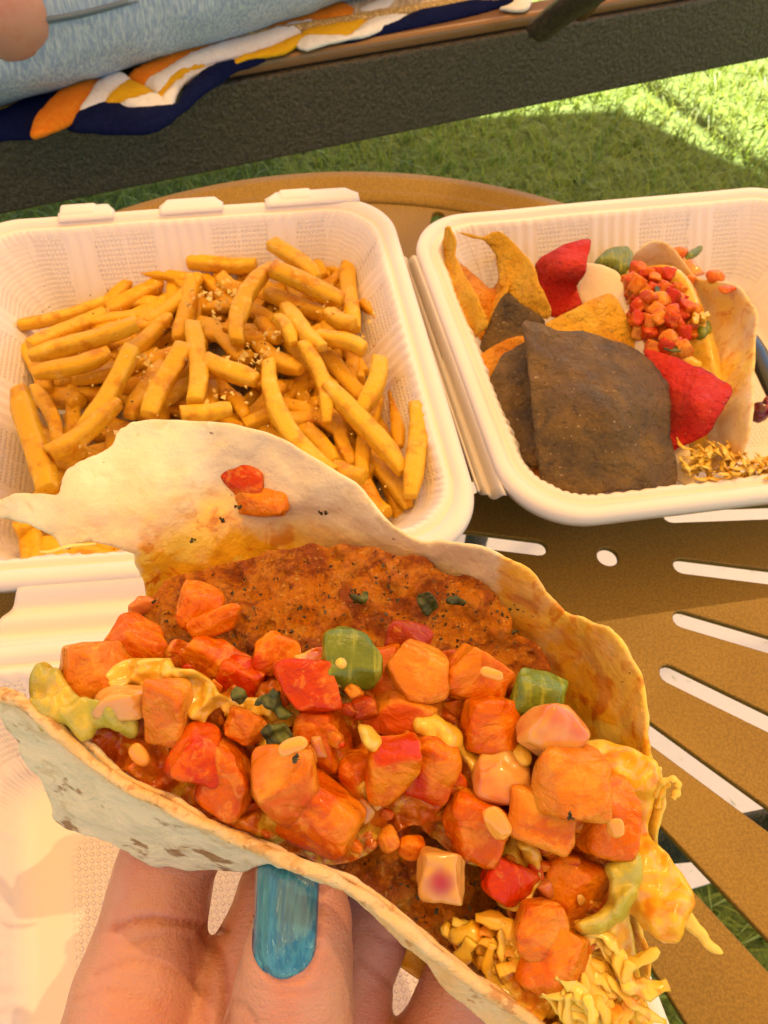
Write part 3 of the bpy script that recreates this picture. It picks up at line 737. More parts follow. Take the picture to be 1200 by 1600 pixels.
# crumbs and herbs sprinkled over the fries: uncountable
mb = MB(); mh = MB()
def bit(c, r, R):
    V = [Vector(c)+Vector((R.gauss(0, 1), R.gauss(0, 1), R.gauss(0, 1))).normalized()*r*R.uniform(.6, 1.3) for _ in range(6)]
    return V, [(0, 1, 2), (0, 2, 3), (0, 3, 4), (0, 4, 1), (5, 2, 1), (5, 3, 2), (5, 4, 3), (5, 1, 4)]
for (cx, cy, sd_, n_) in ((330, 470, 22, 70), (345, 452, 14, 30), (400, 556, 18, 60), (375, 570, 12, 20), (225, 570, 22, 40), (520, 495, 30, 20), (420, 520, 12, 20), (350, 620, 20, 20), (120, 700, 30, 12)):
    for _ in range(n_//2):
        mb.add(bit(pl(rnd.gauss(cx, sd_*1.3), rnd.gauss(cy, sd_*.6), rnd.uniform(.046, .053)), rnd.uniform(.0008, .0021), rnd))
for _ in range(380):
    mb.add(bit(pl(rnd.uniform(80, 620), rnd.uniform(430, 800), rnd.uniform(.045, .052)), rnd.uniform(.0003, .0008), rnd))
for _ in range(130):
    mh.add(bit(pl(rnd.uniform(60, 640), rnd.uniform(420, 800), rnd.uniform(.045, .053)), rnd.uniform(.0003, .0008), rnd))
tag(mb.build('cheese_crumbs', MAT['pale_crumb'], smooth=False), 'pale grated cheese crumbs scattered over the fries', 'cheese crumbs', kind='stuff')
tag(mh.build('herb_flecks', MAT['fleck'], smooth=False), 'dark dried herb flecks sprinkled over the fries', 'herbs', kind='stuff')

# ------------------------------------------------------------------ right box: chips and the second taco
def c4(*pts): return [(620+x/2.069, 280+y/2.069) for x, y in pts]
def cz(*pts): return [(620+x/2.069, 280+y/2.069, z) for x, y, z in pts]
CG = 'corn chips in the right box'
def chipo(pts, ctrl, mat, label, seed, step=7, th=.0012, wob=.0013):
    o = slab('tortilla_chip', c4(*pts), cz(*ctrl), th, MAT[mat], None, 'z', step=min(step, 7), per=4, wob=wob, ws=95, seed=seed, jit=1.4, subsurf=0)
    center(o); return tag(o, label, 'corn chip', CG)
chipo([(408,460),(450,462),(520,490),(600,490),(680,510),(760,540),(830,590),(870,650),(885,700),(888,830),(905,985),(800,1000),(640,1018),(530,1012),(470,985),(455,900),(440,780),(430,650),(420,550)],
      [(408,460,.074),(600,490,.067),(830,590,.060),(888,830,.058),(905,985,.052),(640,1015,.052),(470,985,.050),(440,700,.066),(650,740,.074),(760,650,.070)], 'chip_blue', 'large dark blue corn chip in front, the biggest of the chips', 1)
chipo([(435,540),(350,560),(325,600),(290,690),(330,780),(380,870),(455,925),(470,750)],
      [(435,545,.062),(325,600,.055),(290,690,.050),(380,870,.048),(455,925,.050),(460,700,.056)], 'chip_blue', 'dark chip half hidden under the left side of the large dark chip', 2)
chipo([(350,370),(400,400),(480,460),(440,510),(340,540),(272,562),(290,480)],
      [(350,370,.068),(480,460,.060),(340,535,.052),(275,560,.048),(290,480,.054)], 'chip_blue', 'small dark chip with a raised point behind the large dark chip', 3)
chipo([(248,590),(300,545),(410,503),(440,550),(380,600),(340,660),(290,700),(265,640)],
      [(250,590,.052),(410,503,.058),(290,695,.046)], 'chip_orange', 'orange chip between the two smaller dark chips at the left', 4)
chipo([(300,700),(380,860),(470,900),(480,985),(410,945),(350,850),(290,740)], [(370,870,.042),(470,900,.045),(410,940,.043)], 'chip_orange', 'orange chip edge under the lower left of the dark chips', 5)
chipo([(480,470),(600,405),(680,368),(720,400),(750,470),(775,560),(700,560),(600,540),(520,520)],
      [(490,465,.058),(680,368,.064),(770,545,.052),(600,500,.056)], 'chip_yellow', 'yellow orange chip behind the top edge of the large dark chip', 6)
chipo([(625,192),(618,250),(606,310),(582,350),(598,400),(560,425),(500,442),(470,390),(448,290),(480,245),(560,205)],
      [(625,192,.068),(606,310,.064),(598,400,.050),(500,440,.044),(448,290,.052),(540,300,.066),(575,350,.050)], 'chip_red', 'curled red chip standing upright at the back of the box', 7)
chipo([(800,555),(880,570),(960,600),(1040,640),(1085,675),(1065,730),(1040,775),(1000,830),(920,862),(885,868),(870,750),(840,640)],
      [(800,555,.058),(960,600,.062),(1085,675,.066),(1000,830,.056),(890,868,.050),(870,750,.050),(960,730,.066)], 'chip_red', 'flat red triangular chip leaning against the second taco', 8)
chipo([(165,150),(185,200),(190,260),(230,330),(280,430),(285,480),(245,515),(235,560),(215,545),(205,460),(170,360),(135,240),(145,200)],
      [(165,150,.066),(190,260,.056),(230,330,.060),(285,480,.056),(220,545,.042),(170,360,.050),(135,240,.048)], 'chip_yellow', 'curled yellow chip standing in the back left corner', 9, step=8)
chipo([(200,172),(240,178),(280,188),(330,170),(380,210),(430,270),(460,340),(492,410),(480,450),(420,420),(350,368),(330,330),(325,260),(290,205),(240,190)],
      [(200,172,.070),(280,188,.066),(330,170,.066),(430,270,.066),(490,410,.060),(350,365,.050),(325,260,.054)], 'chip_yellow', 'twisted yellow chip with a thin curled tip at the back', 10, step=8)
chipo([(190,260),(240,300),(300,350),(340,330),(330,430),(290,520),(265,570),(235,560),(270,460),(230,340)],
      [(190,260,.046),(330,330,.044),(270,560,.036),(240,400,.05)], 'chip_orange', 'shaded orange chip wedged behind the curled yellow corner chip', 11, step=8)
chipo([(320,240),(352,270),(360,320),(350,370),(290,480),(272,545),(290,400),(325,330)], [(340,280,.046),(280,520,.042),(330,400,.05)], 'chip_yellow', 'narrow chip edge behind the small dark chip', 12, step=8)

t2c = pl(1080, 560, .006)
t2 = empty('taco', (t2c.x, t2c.y, .006), 'small soft taco topped with diced tomato, resting in the right box', 'taco')
def sheet2(nm, pts, ctrl, th, mat, seed, **k):
    return slab(nm, c4(*pts), cz(*ctrl), th, MAT[mat], t2, 'z', step=k.pop('step', 11), per=4, seed=seed, **k)
def greaseattr(o, fn):
    me = o.data; at = me.attributes.new('grease', 'FLOAT', 'POINT')
    at.data.foreach_set('value', [fn(v.co) for v in me.vertices])
tor = sheet2('tortilla', [(750,285),(765,245),(800,215),(850,208),(900,235),(945,290),(975,322),(1040,330),(1100,345),(1135,395),(1163,440),(1152,560),(1142,760),(1122,880),(1082,925),(1030,905),(960,860),(985,700),(985,560),(960,430),(900,340),(830,310),(770,320)],
   [(770,240,.060),(850,208,.066),(975,322,.058),(1040,330,.062),(1163,440,.070),(1142,760,.066),(1122,880,.056),(1040,900,.040),(985,700,.038),(960,430,.040),(830,310,.040),(1070,600,.050),(1080,430,.054)], .0018, 'tortilla_inside', 21, wob=.0015, ws=50, jit=1.5)
greaseattr(tor, lambda c: max(0, min(.75, .4+.5*nz(c, 40, 3))))
sheet2('tortilla', [(612,268),(680,280),(725,310),(742,400),(772,480),(806,552),(790,640),(740,620),(700,480),(640,420),(590,400),(585,350),(610,300)],
   [(620,268,.056),(725,310,.058),(806,552,.056),(740,600,.045),(600,400,.046)], .0018, 'tortilla', 22, jit=1)
sheet2('tortilla', [(900,840),(940,850),(955,930),(965,985),(930,988),(895,960),(885,880)], [(900,850,.048),(955,950,.050),(900,960,.046)], .0018, 'tortilla', 23)
# filling under the dice
sheet2('filling', [(730,300),(830,270),(930,300),(1000,480),(1040,650),(1080,850),(1000,930),(900,900),(860,700),(780,540),(740,400)],
   [(740,300,.046),(830,400,.050),(930,560,.046),(1000,850,.036)], .01, 'sauce', 24, wob=.002, ws=120)
# diced tomato
def dice_mesh(sx, sy, sz, r, e=.34, nn=7, cuts=4, jit=.17):
    """a hand-cut chunk: jittered cuboid, knife facets, slightly softened edges and a bumpy skin"""
    J = {(i, j, k): Vector((r.uniform(-jit, jit), r.uniform(-jit, jit), r.uniform(-jit, jit)*.8)) for i in (0, 1) for j in (0, 1) for k in (0, 1)}
    PL = []
    for _ in range(cuts):
        n = Vector((r.gauss(0, 1), r.gauss(0, 1), r.gauss(0, .8))).normalized(); PL.append((n, r.uniform(.70, 1.0)))
    sd_ = r.uniform(0, 50); bend = r.uniform(-.12, .12)
    V = {}; vs_ = []; Fc = []
    def vid(p):
        key = tuple(round(c, 5) for c in p)
        if key not in V:
            x, y, z = p; q = Vector(p)
            pw = 8
            L = (abs(x)**pw+abs(y)**pw+abs(z)**pw)**(1/pw); mx = max(abs(x), abs(y), abs(z))
            b = q*(mx/L)*(1-e) + q.normalized()*e*1.12
            u = [(c+1)/2 for c in p]; jj = Vector()
            for (i, j, k), d in J.items():
                jj += d*((u[0] if i else 1-u[0])*(u[1] if j else 1-u[1])*(u[2] if k else 1-u[2]))
            b = b+jj
            for n, c in PL:
                t = n.dot(b)-c
                if t > 0: b -= n*t*.9
            b.z += bend*(b.x*b.x-b.y)
            b *= 1+.10*nz(b*1.5, 1, sd_)+.06*nz(b*4.0, 1, sd_+3)
            V[key] = len(vs_); vs_.append((b.x*sx/2, b.y*sy/2, b.z*sz/2))
        return V[key]
    for ax in range(3):
        for sg in (-1, 1):
            for i in range(nn):
                for j in range(nn):
                    c = []
                    for (di, dj) in ((0, 0), (1, 0), (1, 1), (0, 1)):
                        a, b = -1+2*(i+di)/nn, -1+2*(j+dj)/nn
                        p = [0, 0, 0]; p[ax] = sg; p[(ax+1) % 3] = a; p[(ax+2) % 3] = b; c.append(vid(p))
                    Fc.append(tuple(c) if sg > 0 else tuple(reversed(c)))
    me = mesh('chunk', vs_, Fc); pd = Vector((r.gauss(0, 1), r.gauss(0, 1), r.gauss(0, .6))).normalized(); th = r.uniform(.45, 1.1)
    pe = [0.]*len(vs_)
    for v in me.vertices:
        pe[v.index] = max(0, min(1, (v.normal.dot(pd)-th)*5+.5))
    at = me.attributes.new('peel', 'FLOAT', 'POINT'); at.data.foreach_set('value', pe)
    return me
def setpart(o, parent, mw):
    """parent a mesh at a world matrix under a thing whose own transform is a pure translation"""
    o.parent = parent; o.matrix_parent_inverse = Matrix.Translation(-Vector(parent.location)); o.matrix_basis = mw
dm = [dice_mesh(1, 1, 1, rnd, .08, 6) for _ in range(9)]
for i_, d_ in enumerate(dm): d_.materials.append(MAT[('tomato', 'tomato_pink', 'tomato_red')[i_ % 3]]); d_.polygons.foreach_set('use_smooth', [True]*len(d_.polygons))
k = 0
for q_ in range(88):
    if 1:
        row, colm = (q_ % 56)//7, q_ % 7; up_ = q_ >= 56
        x = 745+colm*35+rnd.uniform(-12, 12)+row*6+(17 if up_ else 0); y = 300+row*34+rnd.uniform(-12, 12)+(17 if up_ else 0)
        cx = 850+ (row-3)*8; half = (75, 105, 115, 118, 112, 100, 95, 70)[row]
        if abs(x-cx) > half: continue
        px, py = c4((x, y))[0]
        o = bpy.data.objects.new('tomato_dice', dm[k % 9]); C.objects.link(o); k += 1
        s = rnd.uniform(.0060, .0088)
        setpart(o, t2, Matrix.LocRotScale(pl(px, py, .052+(.005 if up_ else 0)+.007*(1-((x-cx)/120)**2)+rnd.uniform(-.002, .002)), Vector((rnd.random()*6, rnd.random()*6, rnd.random()*6)).to_track_quat('X', 'Z'), Vector((s, s, s*.8))))
sheet2('cheese', [(830,550),(860,540),(930,560),(985,590),(975,610),(900,590),(850,575)], [(900,570,.052)], .004, 'cheese', 25, step=8, puff=.002, puffw=6)
for i, (x, y) in enumerate(((965,445), (990,450), (1000,440), (870,300), (965, 460))):
    o = bpy.data.objects.new('seed', dm[i]); 
    o = link('cheese_bit', dm[i].copy(), None); o.data.materials.clear(); o.data.materials.append(MAT['sauce'])
    setpart(o, t2, Matrix.LocRotScale(pl(*c4((x, y))[0], .060), None, Vector((.003, .0045, .003))))
o = sheet2('pepper', [(975,460),(1010,455),(1020,490),(1000,515),(970,500)], [(990,480,.055)], .004, 'pepper', 26, step=6, puff=.002, puffw=6)
o = sheet2('herb_leaf', [(835,345),(850,345),(852,370),(838,372)], [(845,360,.0665)], .0008, 'herb', 27, step=5)
o = sheet2('herb_leaf', [(860,545),(900,540),(945,548),(900,556)], [(845,360,.060)], .0008, 'herb', 28, step=5)
# shredded cheese falling out of it
for i in range(90):
    x, y = rnd.uniform(930, 1110), rnd.uniform(850, 965)
    if i > 52: x, y = rnd.uniform(1080, 1260), rnd.uniform(905, 965)
    a = rnd.uniform(0, math.pi); P = []; cc_ = rnd.uniform(-24, 24)
    z0 = rnd.uniform(.046, .056)
    for t in range(5):
        u = (t-2)/2; qx = x+math.cos(a)*38*u+math.sin(a)*cc_*(1-u*u); qy = y+math.sin(a)*26*u-math.cos(a)*cc_*(1-u*u)
        P.append(pl(*c4((qx, qy))[0], z0+.002*math.sin(t*2+i)))
    P = catmull(P, 3)
    obj('cheese_shred', *tube(P, [.0013*(.3+.7*math.sin(math.pi*(.06+.88*q/(len(P)-1)))) for q in range(len(P))], 6, .45), MAT['shredded_cheese'], t2)
# scattered things beside it
def loose(nm, pts, z, mat, label, cat, th=.002, puff=.002, pw=8, seed=3):
    o = slab(nm, c4(*pts), [(0, 0, z)], th, MAT[mat], None, 'z', step=6, per=4, wob=.0006, ws=150, seed=seed, puff=puff, puffw=pw); center(o); return tag(o, label, cat)
loose('pepper_slice', [(638,272),(655,245),(690,222),(740,216),(768,240),(760,280),(745,305),(715,298),(690,280)], .046, 'pepper', 'green pepper slice by the back wall beside the curled red chip', 'pepper slice', .004, .003, 14)
loose('pepper_slice', [(935,245),(950,225),(985,213),(988,228),(960,250),(940,256)], .052, 'pepper', 'thin green pepper strip behind the second taco', 'pepper slice')
loose('tomato_piece', [(888,220),(915,218),(945,228),(930,250),(905,245)], .052, 'tomato', 'flat tomato piece beside the thin pepper strip', 'tomato piece')
loose('tomato_piece', [(1002,298),(1030,292),(1062,305),(1058,325),(1020,328),(1005,315)], .062, 'tomato', 'tomato piece on the back edge of the second taco', 'tomato piece')
loose('tomato_piece', [(1040,345),(1095,345),(1100,355),(1060,368)], .066, 'tomato', 'sliver of tomato on the rim of the second taco', 'tomato piece', .001, .001, 4)
loose('onion_piece', [(920,262),(950,255),(985,285),(1000,300),(960,310),(935,285)], .050, 'onion', 'pale onion bits behind the second taco', 'onion')
loose('kidney_bean', [(1146,735),(1160,722),(1195,728),(1215,745),(1200,768),(1165,768)], .050, 'dark_berry', 'dark red bean at the right edge near the black utensil', 'bean', .004, .004, 12)
loose('kidney_bean', [(1188,705),(1205,700),(1225,712),(1210,728),(1190,722)], .054, 'dark_berry', 'second dark bean cut by the photo edge, above the first bean', 'bean', .003, .003, 8)
P = [pl(*c4(q)[0], z) for q, z in (((1150, 505), .052), ((1170, 570), .053), ((1210, 660), .054), ((1270, 780), .052), ((1320, 860), .047))]
P = catmull(P, 5); o = obj('plastic_fork', *tube(P, [.0026+.0030*min(1, i/4) for i in range(len(P))], 10, .5), MAT['black_plastic']); bh = o
tag(center(o), 'black plastic utensil handle at the right edge of the right box', 'utensil')

# ------------------------------------------------------------------ the held taco
tc = atd(520, 1150, .165)
TACO = empty('taco', tc, 'large open soft taco with chicken, diced tomato and melted cheese, held in the hand', 'taco')
# far wall of the tortilla (inside surface seen)
back = [(0,778),(40,768),(92,772),(97,742),(130,718),(172,692),(182,672),(200,660),(240,652),(310,657),(400,670),(480,710),(560,765),(628,832),(670,848),(760,858),(830,902),(882,958),(915,972),(962,986),(990,1040),(1008,1110),(1018,1188),(1030,1200),(1031,1260),(1018,1330),(1000,1420),(1010,1530),(960,1640),
        (860,1640),(700,1560),(500,1420),(330,1330),(180,1240),(120,1160),(170,1080),(215,1010),(232,945),(222,905),(212,880),(205,865),(150,848),(120,850),(95,858),(68,832),(30,815),(-5,806),(-14,790)]
bctl = [(0,790,.180),(100,810,.176),(200,665,.185),(400,672,.187),(560,768,.188),(670,850,.184),(830,905,.176),(960,986,.166),(1018,1188,.158),(1015,1330,.156),(1000,1500,.158),
        (230,850,.182),(400,800,.193),(560,880,.200),(720,960,.197),(860,1060,.188),(930,1180,.176),(250,960,.190),(400,1100,.200),(600,1200,.200),(800,1300,.190),(900,1500,.175),
        (180,1240,.172),(330,1330,.176),(500,1420,.178),(700,1560,.172),(860,1640,.166)]
bo = [tuple(p) for p in back]
tb = slab('tortilla', bo, bctl, .0013, MAT['tortilla_inside'], TACO, 'd', step=11, per=5, wob=.0020, ws=60, seed=5, jit=4.0)
inv = {}
def proj(p):
    d = Vector(p)-CAM; z = d.dot(FWD); return 600+F*d.dot(RIGHT)/z, 800-F*d.dot(UP)/z
def gre(c):
    x, y = proj(c)
    # distance below the fold-out edge: greasy near the filling and along the right
    t = (y-(745+abs(x-330)*.30+max(0, (x-450))*.22))/95
    if x > 650: t = max(t, (y-(855+(x-680)*.62)-40)/60)
    if x < 220: t = min(t, .15)
    if x > 780: t = max(t, .75)
    return max(0, min(1, t))
greaseattr(tb, gre)
# near wall (outside seen at the lower left), running up to a thick toasted rim
rimN = [(-6,1078),(30,1090),(62,1115),(130,1172),(200,1222),(290,1268),(380,1308),(450,1340),(510,1362),(560,1392),(620,1436),(700,1498),(780,1558),(850,1602),(930,1660)]
low = [(900,1680),(800,1625),(720,1570),(650,1500),(600,1452),(555,1412),(505,1380),(450,1358),(410,1354),(380,1360),(345,1366),(300,1364),(262,1362),(232,1356),(205,1338),(190,1330),(140,1312),(80,1292),(76,1262),(66,1225),(40,1190),(22,1150),(0,1112)]
nctl = [(0,1080,.150),(130,1172,.146),(290,1268,.140),(450,1342,.1345),(560,1392,.134),(700,1498,.135),(850,1602,.138),(60,1190,.156),(80,1290,.166),(190,1280,.156),(232,1350,.163),(345,1366,.160),(400,1362,.152),(350,1320,.149),(500,1385,.139),(555,1412,.138),(650,1500,.139),(800,1625,.142),(200,1225,.1445)]
tn = slab('tortilla', rimN+low, nctl, .0016, MAT['tortilla_outside'], TACO, 'd', step=9, per=5, wob=.0017, ws=60, seed=9, jit=3.5)
rn = np.array([p for p in catmull(rimN, 6)])
def toast(c):
    x, y = proj(c); d = np.min(np.hypot(rn[:, 0]-x, rn[:, 1]-y))
    t = max(0, 1-d/22)
    if x > 520: t = max(t, .55*min(1, (x-520)/80))
    return min(1, t*1.3)
at = tn.data.attributes.new('toast', 'FLOAT', 'POINT'); at.data.foreach_set('value', [toast(v.co) for v in tn.data.vertices])
# the rim of the near wall is a thick rounded lip
P = []; 
rp = catmull(rimN, 5); frn = rbf(nctl)
dd = frn([p[0] for p in rp], [p[1] for p in rp])
P = [atd(p[0]+2, p[1]+7, float(d_)-.0005) for p, d_ in zip(rp, dd)]
V, Fc = tube(P, [.00120+.0004*nz(p, 120, 3) for p in P], 12)
V = [v+Vector((nz(v, 150, 7), nz(v, 150, 8), nz(v, 200, 4)))*.0006 for v in V]
lip = obj('tortilla_rim', V, Fc, MAT['tortilla_outside'], TACO)
at = lip.data.attributes.new('toast', 'FLOAT', 'POINT'); at.data.foreach_set('value', [.72]*len(lip.data.vertices))
# inner face of the near wall, closing the trough down to the fold
inner = [(-2,1084),(60,1122),(200,1230),(380,1316),(510,1370),(620,1444),(780,1566),(860,1612),(820,1500),(700,1400),(560,1300),(400,1200),(240,1130),(120,1080)]
# chicken lying against the far wall
def lumpy(o, amp, sc, seed, fine=0):
    me = o.data; n_ = len(me.vertices); c = np.zeros(n_*3); q = np.zeros(n_*3)
    me.vertices.foreach_get('co', c); me.vertices.foreach_get('normal', q); c = c.reshape(-1, 3); q = q.reshape(-1, 3)
    for i in range(n_):
        p = Vector(c[i]); c[i] += q[i]*(amp*nz(p, sc, seed)+(fine*nz(p, sc*4, seed+1) if fine else 0))
    me.vertices.foreach_set('co', c.ravel()); me.update()
ch = slab('chicken', [(203,985),(225,945),(262,905),(330,880),(400,868),(470,850),(560,852),(640,868),(700,888),(760,912),(795,955),(800,985),(838,1010),(862,1065),(880,1150),(870,1250),(840,1350),(812,1400),(800,1480),(790,1530),(745,1522),(690,1482),(610,1424),(555,1384),(450,1325),(330,1275),(210,1200),(150,1130),(180,1070)],
   CHC := [(205,985,.178),(330,880,.184),(560,852,.188),(790,950,.182),(860,1065,.176),(450,960,.178),(650,980,.178),(400,1100,.168),(600,1150,.166),(760,1200,.166),(250,1080,.168),(560,1340,.150),(690,1430,.148),(790,1480,.150),(650,1340,.152),(800,1380,.155)],
   .009, MAT['chicken'], TACO, 'd', step=6, per=4, wob=.0036, ws=85, seed=13, jit=7, subsurf=0)
lumpy(ch, .0014, 230, 5, .0008)
sm = ch.modifiers.new('round', 'SUBSURF'); sm.show_viewport = False; sm.levels = 1; sm.render_levels = 1

slab('salsa_pulp', [(95,1080),(150,1035),(215,1020),(300,1010),(360,1030),(440,1030),(520,1010),(600,1010),(680,1010),(760,1030),(820,1090),(880,1110),(930,1180),(975,1260),(985,1350),(940,1430),(900,1530),(830,1520),(800,1440),(760,1370),(700,1330),(640,1290),(560,1345),(480,1345),(390,1305),(280,1258),(185,1200),(100,1120)],
   [(95,1080,.156),(300,1010,.165),(520,1010,.163),(760,1030,.159),(930,1180,.153),(985,1350,.149),(860,1520,.142),(700,1330,.149),(500,1320,.1435),(300,1225,.148),(130,1120,.153),(500,1160,.1505),(800,1220,.148),(650,1130,.152),(880,1400,.147)],
   .003, MAT['salsa_pulp'], TACO, 'd', step=8, per=4, wob=.0058, ws=170, seed=61, jit=8)
# chunks: px centre, size px, roll deg, depth, material
def chunk(nm, cx, cy, w_, h_, rot, d, mat, e=.25, tilt=.35, thick=None, seed=None, label=None, name2=None):
    R = random.Random(int(cx*7+cy)); 
    sx, sy = w_/F*d, h_/F*d; sz = thick or (sx+sy)/2*.85
    me = dice_mesh(sx*1.10, sy*1.10, sz, R, min(1, e*.45 if e < .3 else e*.8), 9 if w_ > 45 else 4); me.materials.append(MAT[mat]); me.polygons.foreach_set('use_smooth', [True]*len(me.polygons))
    o = bpy.data.objects.new(nm, me); C.objects.link(o)
    B = Matrix((RIGHT, UP, -FWD)).transposed()
    q = B @ Matrix.Rotation(math.radians(-rot), 3, 'Z') @ Matrix.Rotation(R.uniform(-tilt, tilt), 3, 'X') @ Matrix.Rotation(R.uniform(-tilt, tilt), 3, 'Y')
    setpart(o, TACO, Matrix.Translation(atd(cx, cy, d+sz*.3)) @ q.to_4x4())
    sb = o.modifiers.new('round', 'SUBSURF'); sb.show_viewport = False; sb.levels = 1; sb.render_levels = 1
    if label: o['label'] = label
    return o
T = 'tomato_chunk'
for a in [
 (138,1056,122,88,-6,.153,'tomato_pink'),(215,1008,92,66,22,.160,'tomato'),(262,1104,68,92,8,.146,'tomato_pink'),
 (312,948,62,76,28,.166,'tomato'),(340,972,88,40,-22,.163,'tomato'),(336,1033,86,52,34,.160,'tomato'),(382,1064,66,60,10,.158,'tomato_red'),
 (482,1067,96,86,-8,.147,'tomato_red'),(430,1022,64,58,20,.160,'tomato'),(312,1174,84,86,12,.143,'tomato_red'),(354,1222,96,84,28,.143,'tomato'),
 (385,1138,58,48,25,.147,'tomato_pink'),(444,1226,90,118,-4,.137,'tomato_pink'),(505,1160,66,112,-8,.147,'tomato'),(505,1285,108,100,24,.138,'tomato'),
 (576,1228,84,112,-6,.146,'tomato'),(618,1200,86,92,-4,.140,'tomato'),(668,1197,76,96,18,.143,'tomato'),(652,1046,98,88,6,.150,'tomato_pink'),
 (600,1056,56,84,-8,.156,'tomato'),(742,1056,88,86,30,.152,'tomato'),(768,1130,86,86,12,.148,'tomato'),(632,1112,110,60,10,.150,'tomato_pink'),
 (702,1116,58,58,-8,.155,'tomato'),(888,1218,112,104,8,.138,'tomato_pink'),(850,1278,106,78,14,.140,'tomato_pink'),(948,1280,76,118,12,.144,'tomato'),
 (738,1290,90,92,22,.143,'tomato'),(792,1380,80,56,26,.142,'tomato_red'),(890,1382,102,104,16,.146,'tomato'),(848,1448,84,66,-4,.138,'tomato_pink'),
 (868,1502,104,92,24,.137,'tomato'),(250,1188,88,70,-10,.154,'tomato_dark'),(546,1112,60,86,4,.158,'tomato_dark'),(405,1262,50,50,20,.147,'tomato_red'),
 (676,1262,70,60,0,.154,'tomato_dark'),(200,1150,70,50,10,.155,'tomato_dark'),(560,1160,60,70,4,.157,'tomato_dark'),(800,1310,90,90,14,.152,'tomato'),
 (830,1350,80,70,14,.152,'tomato'),(900,1310,80,90,14,.152,'tomato'),(440,1120,70,60,14,.156,'tomato_dark'),(350,1130,70,60,14,.155,'tomato'),
 (510,1230,60,60,10,.150,'tomato_red'),(720,1180,80,60,10,.156,'tomato_dark'),(610,1300,60,60,10,.153,'tomato_dark'),(640,1000,60,50,10,.162,'tomato_dark'),
]: chunk(T, *a)
chunk('pepper_chunk', 546, 1030, 84, 88, 6, .150, 'pepper', e=.15); chunk('pepper_chunk', 842, 1092, 88, 66, 10, .150, 'pepper', e=.3)
chunk('onion_chunk', 188, 1100, 84, 46, -14, .1465, 'onion', e=.2); chunk('onion_chunk', 860, 1142, 84, 84, 40, .143, 'onion', e=.5); chunk('onion_chunk', 780, 1216, 86, 74, 10, .144, 'onion', e=.7)
chunk('onion_chunk', 688, 1365, 70, 72, 2, .139, 'onion_red', e=.1, tilt=.12, label='pale square onion chunk with a dark red centre')
R = random.Random(33)
fsp = rbf([(138,1080,.152),(215,1010,.160),(336,1033,.158),(482,1067,.149),(650,1040,.152),(760,1060,.152),(888,1150,.146),(950,1290,.143),(890,1390,.144),(860,1500,.138),(740,1300,.145),(560,1300,.141),(505,1285,.140),(354,1222,.145),(250,1170,.150),(600,1190,.144)])
for k in range(90):
    t = R.random(); u = R.uniform(-1, 1)
    x = 120+t*790; y = 1075+t*270+u*(60+90*math.sin(math.pi*t))
    if y < 1000 or (x < 480 and y > 1150+(x-200)*.55) or (560 < x < 780 and y > 1330): continue
    sz_ = R.uniform(16, 40)
    chunk('tomato_bit' if k % 6 else 'onion_bit', x, y, sz_, sz_*R.uniform(.6, 1), R.uniform(0, 90), float(fsp(x, y)[0])+.001, R.choice(('tomato', 'tomato', 'tomato_red', 'tomato_pink', 'tomato_dark')) if k % 6 else 'onion', e=.3)
# tomato bits stuck on the flap
chunk(T, 376, 757, 62, 52, 10, .190, 'tomato_red', e=.6, tilt=.1, thick=.006); chunk(T, 408, 784, 72, 42, 4, .1895, 'tomato', e=.6, tilt=.1, thick=.006)
# sauce and guacamole
def goo(nm, pts, ctrl, mat, seed, th=.002, puff=.002, pw=18, step=7, wob=.0030, ws=170, jit=6):
    return slab(nm, pts, ctrl, th, MAT[mat], TACO, 'd', step=step, per=4, wob=wob, ws=ws, seed=seed, puff=puff, puffw=pw, jit=jit)
goo('sauce', [(150,1060),(200,1030),(260,1035),(320,1055),(350,1085),(400,1100),(440,1092),(470,1105),(466,1136),(440,1150),(424,1178),(396,1150),(384,1124),(350,1128),(338,1112),(318,1126),(290,1100),(268,1082),(240,1078),(222,1098),(190,1104),(150,1100)],
    [(150,1080,.155),(260,1050,.151),(330,1100,.149),(450,1120,.151)], 'sauce', 31, th=.0015, puff=.0010, pw=10, wob=.0045, ws=210, jit=10, step=6)
goo('guacamole', [(43,1088),(50,1058),(72,1040),(98,1046),(112,1078),(140,1102),(190,1106),(218,1118),(196,1134),(160,1128),(130,1140),(95,1128),(62,1126),(46,1108)],
    [(60,1070,.153),(120,1110,.148),(200,1115,.148)], 'guacamole', 32, puff=.0030, pw=20, wob=.0038, ws=190)
goo('sauce', [(505,1010),(530,1000),(575,1075),(560,1090),(535,1085),(520,1060)], [(540,1050,.152)], 'sauce', 33)
goo('sauce', [(558,1140),(575,1138),(600,1165),(590,1185),(572,1172)], [(575,1160,.141)], 'sauce', 34, puff=.002, pw=12)
goo('sauce', [(640,1130),(670,1120),(720,1145),(725,1170),(760,1190),(800,1175),(830,1180),(825,1215),(790,1200),(760,1215),(735,1205),(700,1175),(660,1150)], [(650,1130,.147),(760,1190,.147),(820,1190,.146)], 'sauce', 35)
goo('sauce', [(880,1110),(905,1140),(912,1165),(895,1175),(880,1150)], [(900,1150,.150)], 'sauce', 36, puff=.002, pw=12)
goo('guacamole', [(960,1330),(985,1318),(1002,1340),(1004,1375),(985,1420),(950,1450),(910,1460),(895,1445),(930,1425),(950,1390),(948,1350)],
    [(985,1330,.146),(990,1390,.142),(910,1455,.141)], 'guacamole', 37, puff=.0030, pw=22, wob=.0036, ws=180)
goo('sauce', [(805,1310),(830,1315),(850,1345),(840,1385),(800,1425),(780,1420),(815,1380),(820,1345)], [(830,1360,.146)], 'sauce', 38)
goo('guacamole', [(480,1120),(500,1125),(502,1170),(480,1175)], [(490,1150,.152)], 'guacamole', 39, puff=.002, pw=10)
